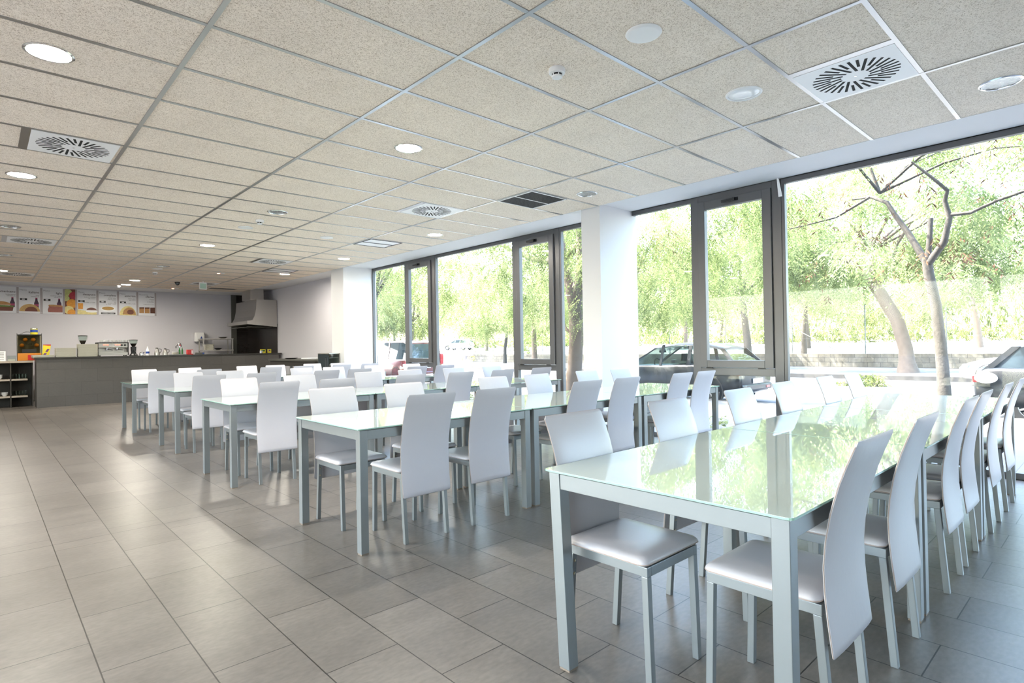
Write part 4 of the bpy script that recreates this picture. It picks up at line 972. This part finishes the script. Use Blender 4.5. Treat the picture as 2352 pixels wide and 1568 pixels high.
# low weeds on the verge below the windows
wm = frond_mesh('weeds', [(0, k*.8-3, .1, .12, .4, .12, 26) for k in range(9)], MT['leafB'], 43, leaf=.09, wid=.03, per=4, length=.2, droop=-.6)
tag(link('weed_strip', wm, None, (8.2, 7.6, -.12)), 'strip of low green plants on the pavement outside the windows', 'plants', kind='stuff')

# ================================================================= CARS
def car(name, label, loc, rz, paint, Lc=4.2, Wc=1.72, Hc=1.47, van=False, see=False, group=None):
    """x across (0..W), y along: rear at 0, front at L"""
    t = thing(name, label, 'car', loc, rz, group)
    hwd = Wc/2
    def ring(y, zb, zt, wb, wt):   # cross section of lower body
        return [(-wb*.86, y, zb), (-wb, y, zb+.12), (-wb, y, (zb+zt)/2), (-wt, y, zt-.05), (-wt*.94, y, zt), (0, y, zt+.02), (wt*.94, y, zt), (wt, y, zt-.05), (wb, y, (zb+zt)/2), (wb, y, zb+.12), (wb*.86, y, zb), (0, y, zb)]
    belt = .92 if not van else 1.0
    if van: st = [(0.0, .42, .85, .90, .84), (.06, .28, belt, .97, .94), (.5, .2, belt, 1, .97), (Lc*.6, .2, belt, 1, .97), (Lc*.8, .2, .96, 1, .95), (Lc*.93, .22, .86, .96, .88), (Lc*.985, .28, .72, .85, .78), (Lc, .36, .60, .70, .66)]
    else: st = [(0.0, .42, .80, .86, .78), (.05, .30, .93, .95, .88), (.35, .2, .95, 1, .95), (Lc*.5, .18, belt, 1, .96), (Lc*.70, .18, .90, 1, .93), (Lc*.86, .2, .82, .97, .86), (Lc*.96, .24, .68, .86, .76), (Lc, .34, .56, .68, .62)]
    body = MB().loft([ring(y, zb, zt, wb*hwd, wt*hwd) for y, zb, zt, wb, wt in st]).build('body', paint, t, smooth=50)
    # cabin
    if van: cab = [(.03, belt-.03, .90, belt, .88), (.16, Hc-.10, .80, belt, .90), (.45, Hc-.02, .80, belt, .92), (Lc*.55, Hc, .80, belt, .93), (Lc*.70, Hc-.10, .78, .97, .92), (Lc*.90, .90, .80, .85, .86)]
    else: cab = [(.10, .93, .80, .90, .86), (.55, Hc-.13, .66, .90, .88), (.95, Hc-.03, .68, .90, .90), (Lc*.42, Hc, .70, .90, .92), (Lc*.56, Hc-.07, .69, .88, .91), (Lc*.76, .90, .80, .86, .87)]
    gm = MT['carglass'] if see else MT['carglassd']
    gr = []; rf = []
    for y, zt, wt, zb, wb in cab:
        gr.append([(-wb*hwd, y, zb-.02), (-wt*hwd, y, zt-.045), (wt*hwd, y, zt-.045), (wb*hwd, y, zb-.02)])
    MB().loft(gr).build('window_glass', gm, t, smooth=35)
    top = cab[1:-1]
    MB().loft([[(-wt*hwd-.012, y, zt-.06), (-wt*hwd*.93, y, zt-.01), (0, y, zt+.02), (wt*hwd*.93, y, zt-.01), (wt*hwd+.012, y, zt-.06), (0, y, zt-.04)] for y, zt, wt, zb, wb in top]).build('roof', paint, t, smooth=50)
    for sx in (-1, 1):
        for (i, fr, wd) in ((0, 0, .09), (2, .5, .07), (3, .6, .05), (4, 0, .05)):
            y, zt, wt, zb, wb = cab[i]; y2, zt2, wt2, zb2, wb2 = cab[i+1]
            if i == 0: p, q = (sx*(wb*hwd), y+.06, zb), (sx*(wt2*hwd+.002), y2, zt2-.03)
            elif i == 4: p, q = (sx*(wt*hwd+.002), y, zt-.05), (sx*(wb2*hwd*.97), y2-.03, zb2)
            else: p, q = (sx*(wb*hwd+.002), y+fr*(y2-y), zb), (sx*(wt*hwd+.004), y+fr*(y2-y), zt-.04)
            MB().bar(p, q, .03, wd*1.3).build('pillar', paint, t)
        MB().loft([[(sx*(hwd+.02), Lc*.66+dy, .93+dz) for dy, dz in ((-.06, -.05), (.06, -.05), (.06, .06), (-.06, .06))], [(sx*(hwd+.18), Lc*.66+dy, .95+dz) for dy, dz in ((-.03, -.05), (.05, -.04), (.05, .06), (-.03, .07))]]).build('wing_mirror', paint, t, smooth=40)
        MB().box(min(sx*(hwd-.16), sx*(hwd-.005)), max(sx*(hwd-.16), sx*(hwd-.005)), -.01, .10 if not van else .07, .70 if not van else .75, .82 if not van else 1.2).build('tail_light', MT['tail'], t, bevel=.02)
        MB().loft([[(sx*hwd*.60, Lc*.975, .56), (sx*hwd*.60, Lc*.965, .68), (sx*hwd*.84, Lc*.93, .70), (sx*hwd*.86, Lc*.945, .58)], [(sx*hwd*.60, Lc*.99, .56), (sx*hwd*.60, Lc*.98, .67), (sx*hwd*.88, Lc*.95, .69), (sx*hwd*.89, Lc*.96, .58)]]).build('headlight', MT['lampc'], t)
        for y in (.78, Lc-.80):
            arch = MB().lathe([(.345, -.02), (.375, -.02), (.375, .02), (.345, .02)], n=28, cap=False).build('wheel_arch', MT['tyre'], t, loc=(sx*(hwd-.012), y, .32)); arch.rotation_euler.y = PI/2
            wh = MB().lathe([(.20, -.10), (.29, -.105), (.32, -.08), (.32, .08), (.29, .105), (.20, .10)], n=32, cap=False).build('wheel', MT['tyre'], t, smooth=40, loc=(sx*(hwd-.105), y, .32)); wh.rotation_euler.y = PI/2
            r_ = MB().lathe([(.205, .07*sx), (.20, .095*sx), (.185, .09*sx)], n=28, cap=False)
            r_.lathe([(.19, .0), (.19, .005)], n=28)
            for k in range(10):
                a = 2*PI*k/10; ca, sa = math.cos(a), math.sin(a)
                r_.poly([(ca*.03-sa*.02, sa*.03+ca*.02, .09*sx), (ca*.195-sa*.014, sa*.195+ca*.014, .085*sx), (ca*.195+sa*.014, sa*.195-ca*.014, .085*sx), (ca*.03+sa*.02, sa*.03-ca*.02, .09*sx)], (0, 0, -.02*sx))
            r_.lathe([(.045, .07*sx), (.045, .10*sx)], n=14)
            r_.build('rim', MT['rim'], wh, smooth=30)
    MB().box(-hwd*.9, hwd*.9, -.025, .04, .33, .48).build('rear_bumper', paint, t, bevel=.03)
    MB().box(-.26, .26, -.03, -.02, .50 if not van else .62, .61 if not van else .73).build('number_plate', MT['paper'], t)
    for sx in (-.62, .62): MB().box(sx*hwd-.10, sx*hwd+.10, -.034, -.02, .37, .42).build('reflector', MT['tail'], t)
    if see:
        for x in (-.36, .36):
            s_ = MB().loft([rrect(x-.22, x+.22, Lc*.42-.05, Lc*.42+.05, .04, .45), rrect(x-.20, x+.20, Lc*.42-.10, Lc*.42-.02, .03, .95)]).build('car_seat', MT['tyre'], t, smooth=50)
            MB().loft([rrect(x-.12, x+.12, Lc*.42-.12, Lc*.42-.04, .03, 1.02), rrect(x-.11, x+.11, Lc*.42-.12, Lc*.42-.05, .03, 1.20)]).build('headrest', MT['tyre'], s_, smooth=50)
        MB().tube([(-.36+.18*math.cos(a), Lc*.58+.06*math.sin(a), .90+.17*math.sin(a)) for a in [2*PI*k/18 for k in range(19)]], .014, 6).build('steering_wheel', MT['tyre'], t, smooth=60)
        MB().box(-.13, .13, Lc*.60, Lc*.61, 1.22, 1.28).build('rear_view_mirror', MT['tyre'], t)
    return t
car('parked_car', 'black hatchback parked at the kerb behind the opening window', (13.46, 6.05, -.27), 0, MT['carblack'], see=True, group='cars parked in the street')
car('parked_van', 'dark red van parked at the kerb in the leftmost window', (13.5, 19.9, -.27), 0, MT['carred'], Lc=4.7, Wc=1.85, Hc=1.76, van=True, group='cars parked in the street')
dc = car('parked_car', 'dark car with red tail light at the right edge of the window', (13.46, 1.9, -.27), PI, MT['carblack'], Lc=4.1, group='cars parked in the street')
MB().loft([[(.80, .0+.17*(1-math.cos(a)), .78+.10*math.sin(a)) for a in [2*PI*k/16 for k in range(16)]], [(.866, .02+.16*(1-math.cos(a)), .78+.09*math.sin(a)) for a in [2*PI*k/16 for k in range(16)]]]).build('lamp_lens', MT['lampc'], dc, smooth=40)
car('parked_car', 'silver car parked across the street facing left', (22.9, -.6, -.27), 0, MT['carsil'], Lc=4.3, group='cars parked in the street')
car('parked_car', 'pale distant car parked beyond the field', (48.5, 60.5, .78), .3, MT['carsil'], group='cars parked in the street')
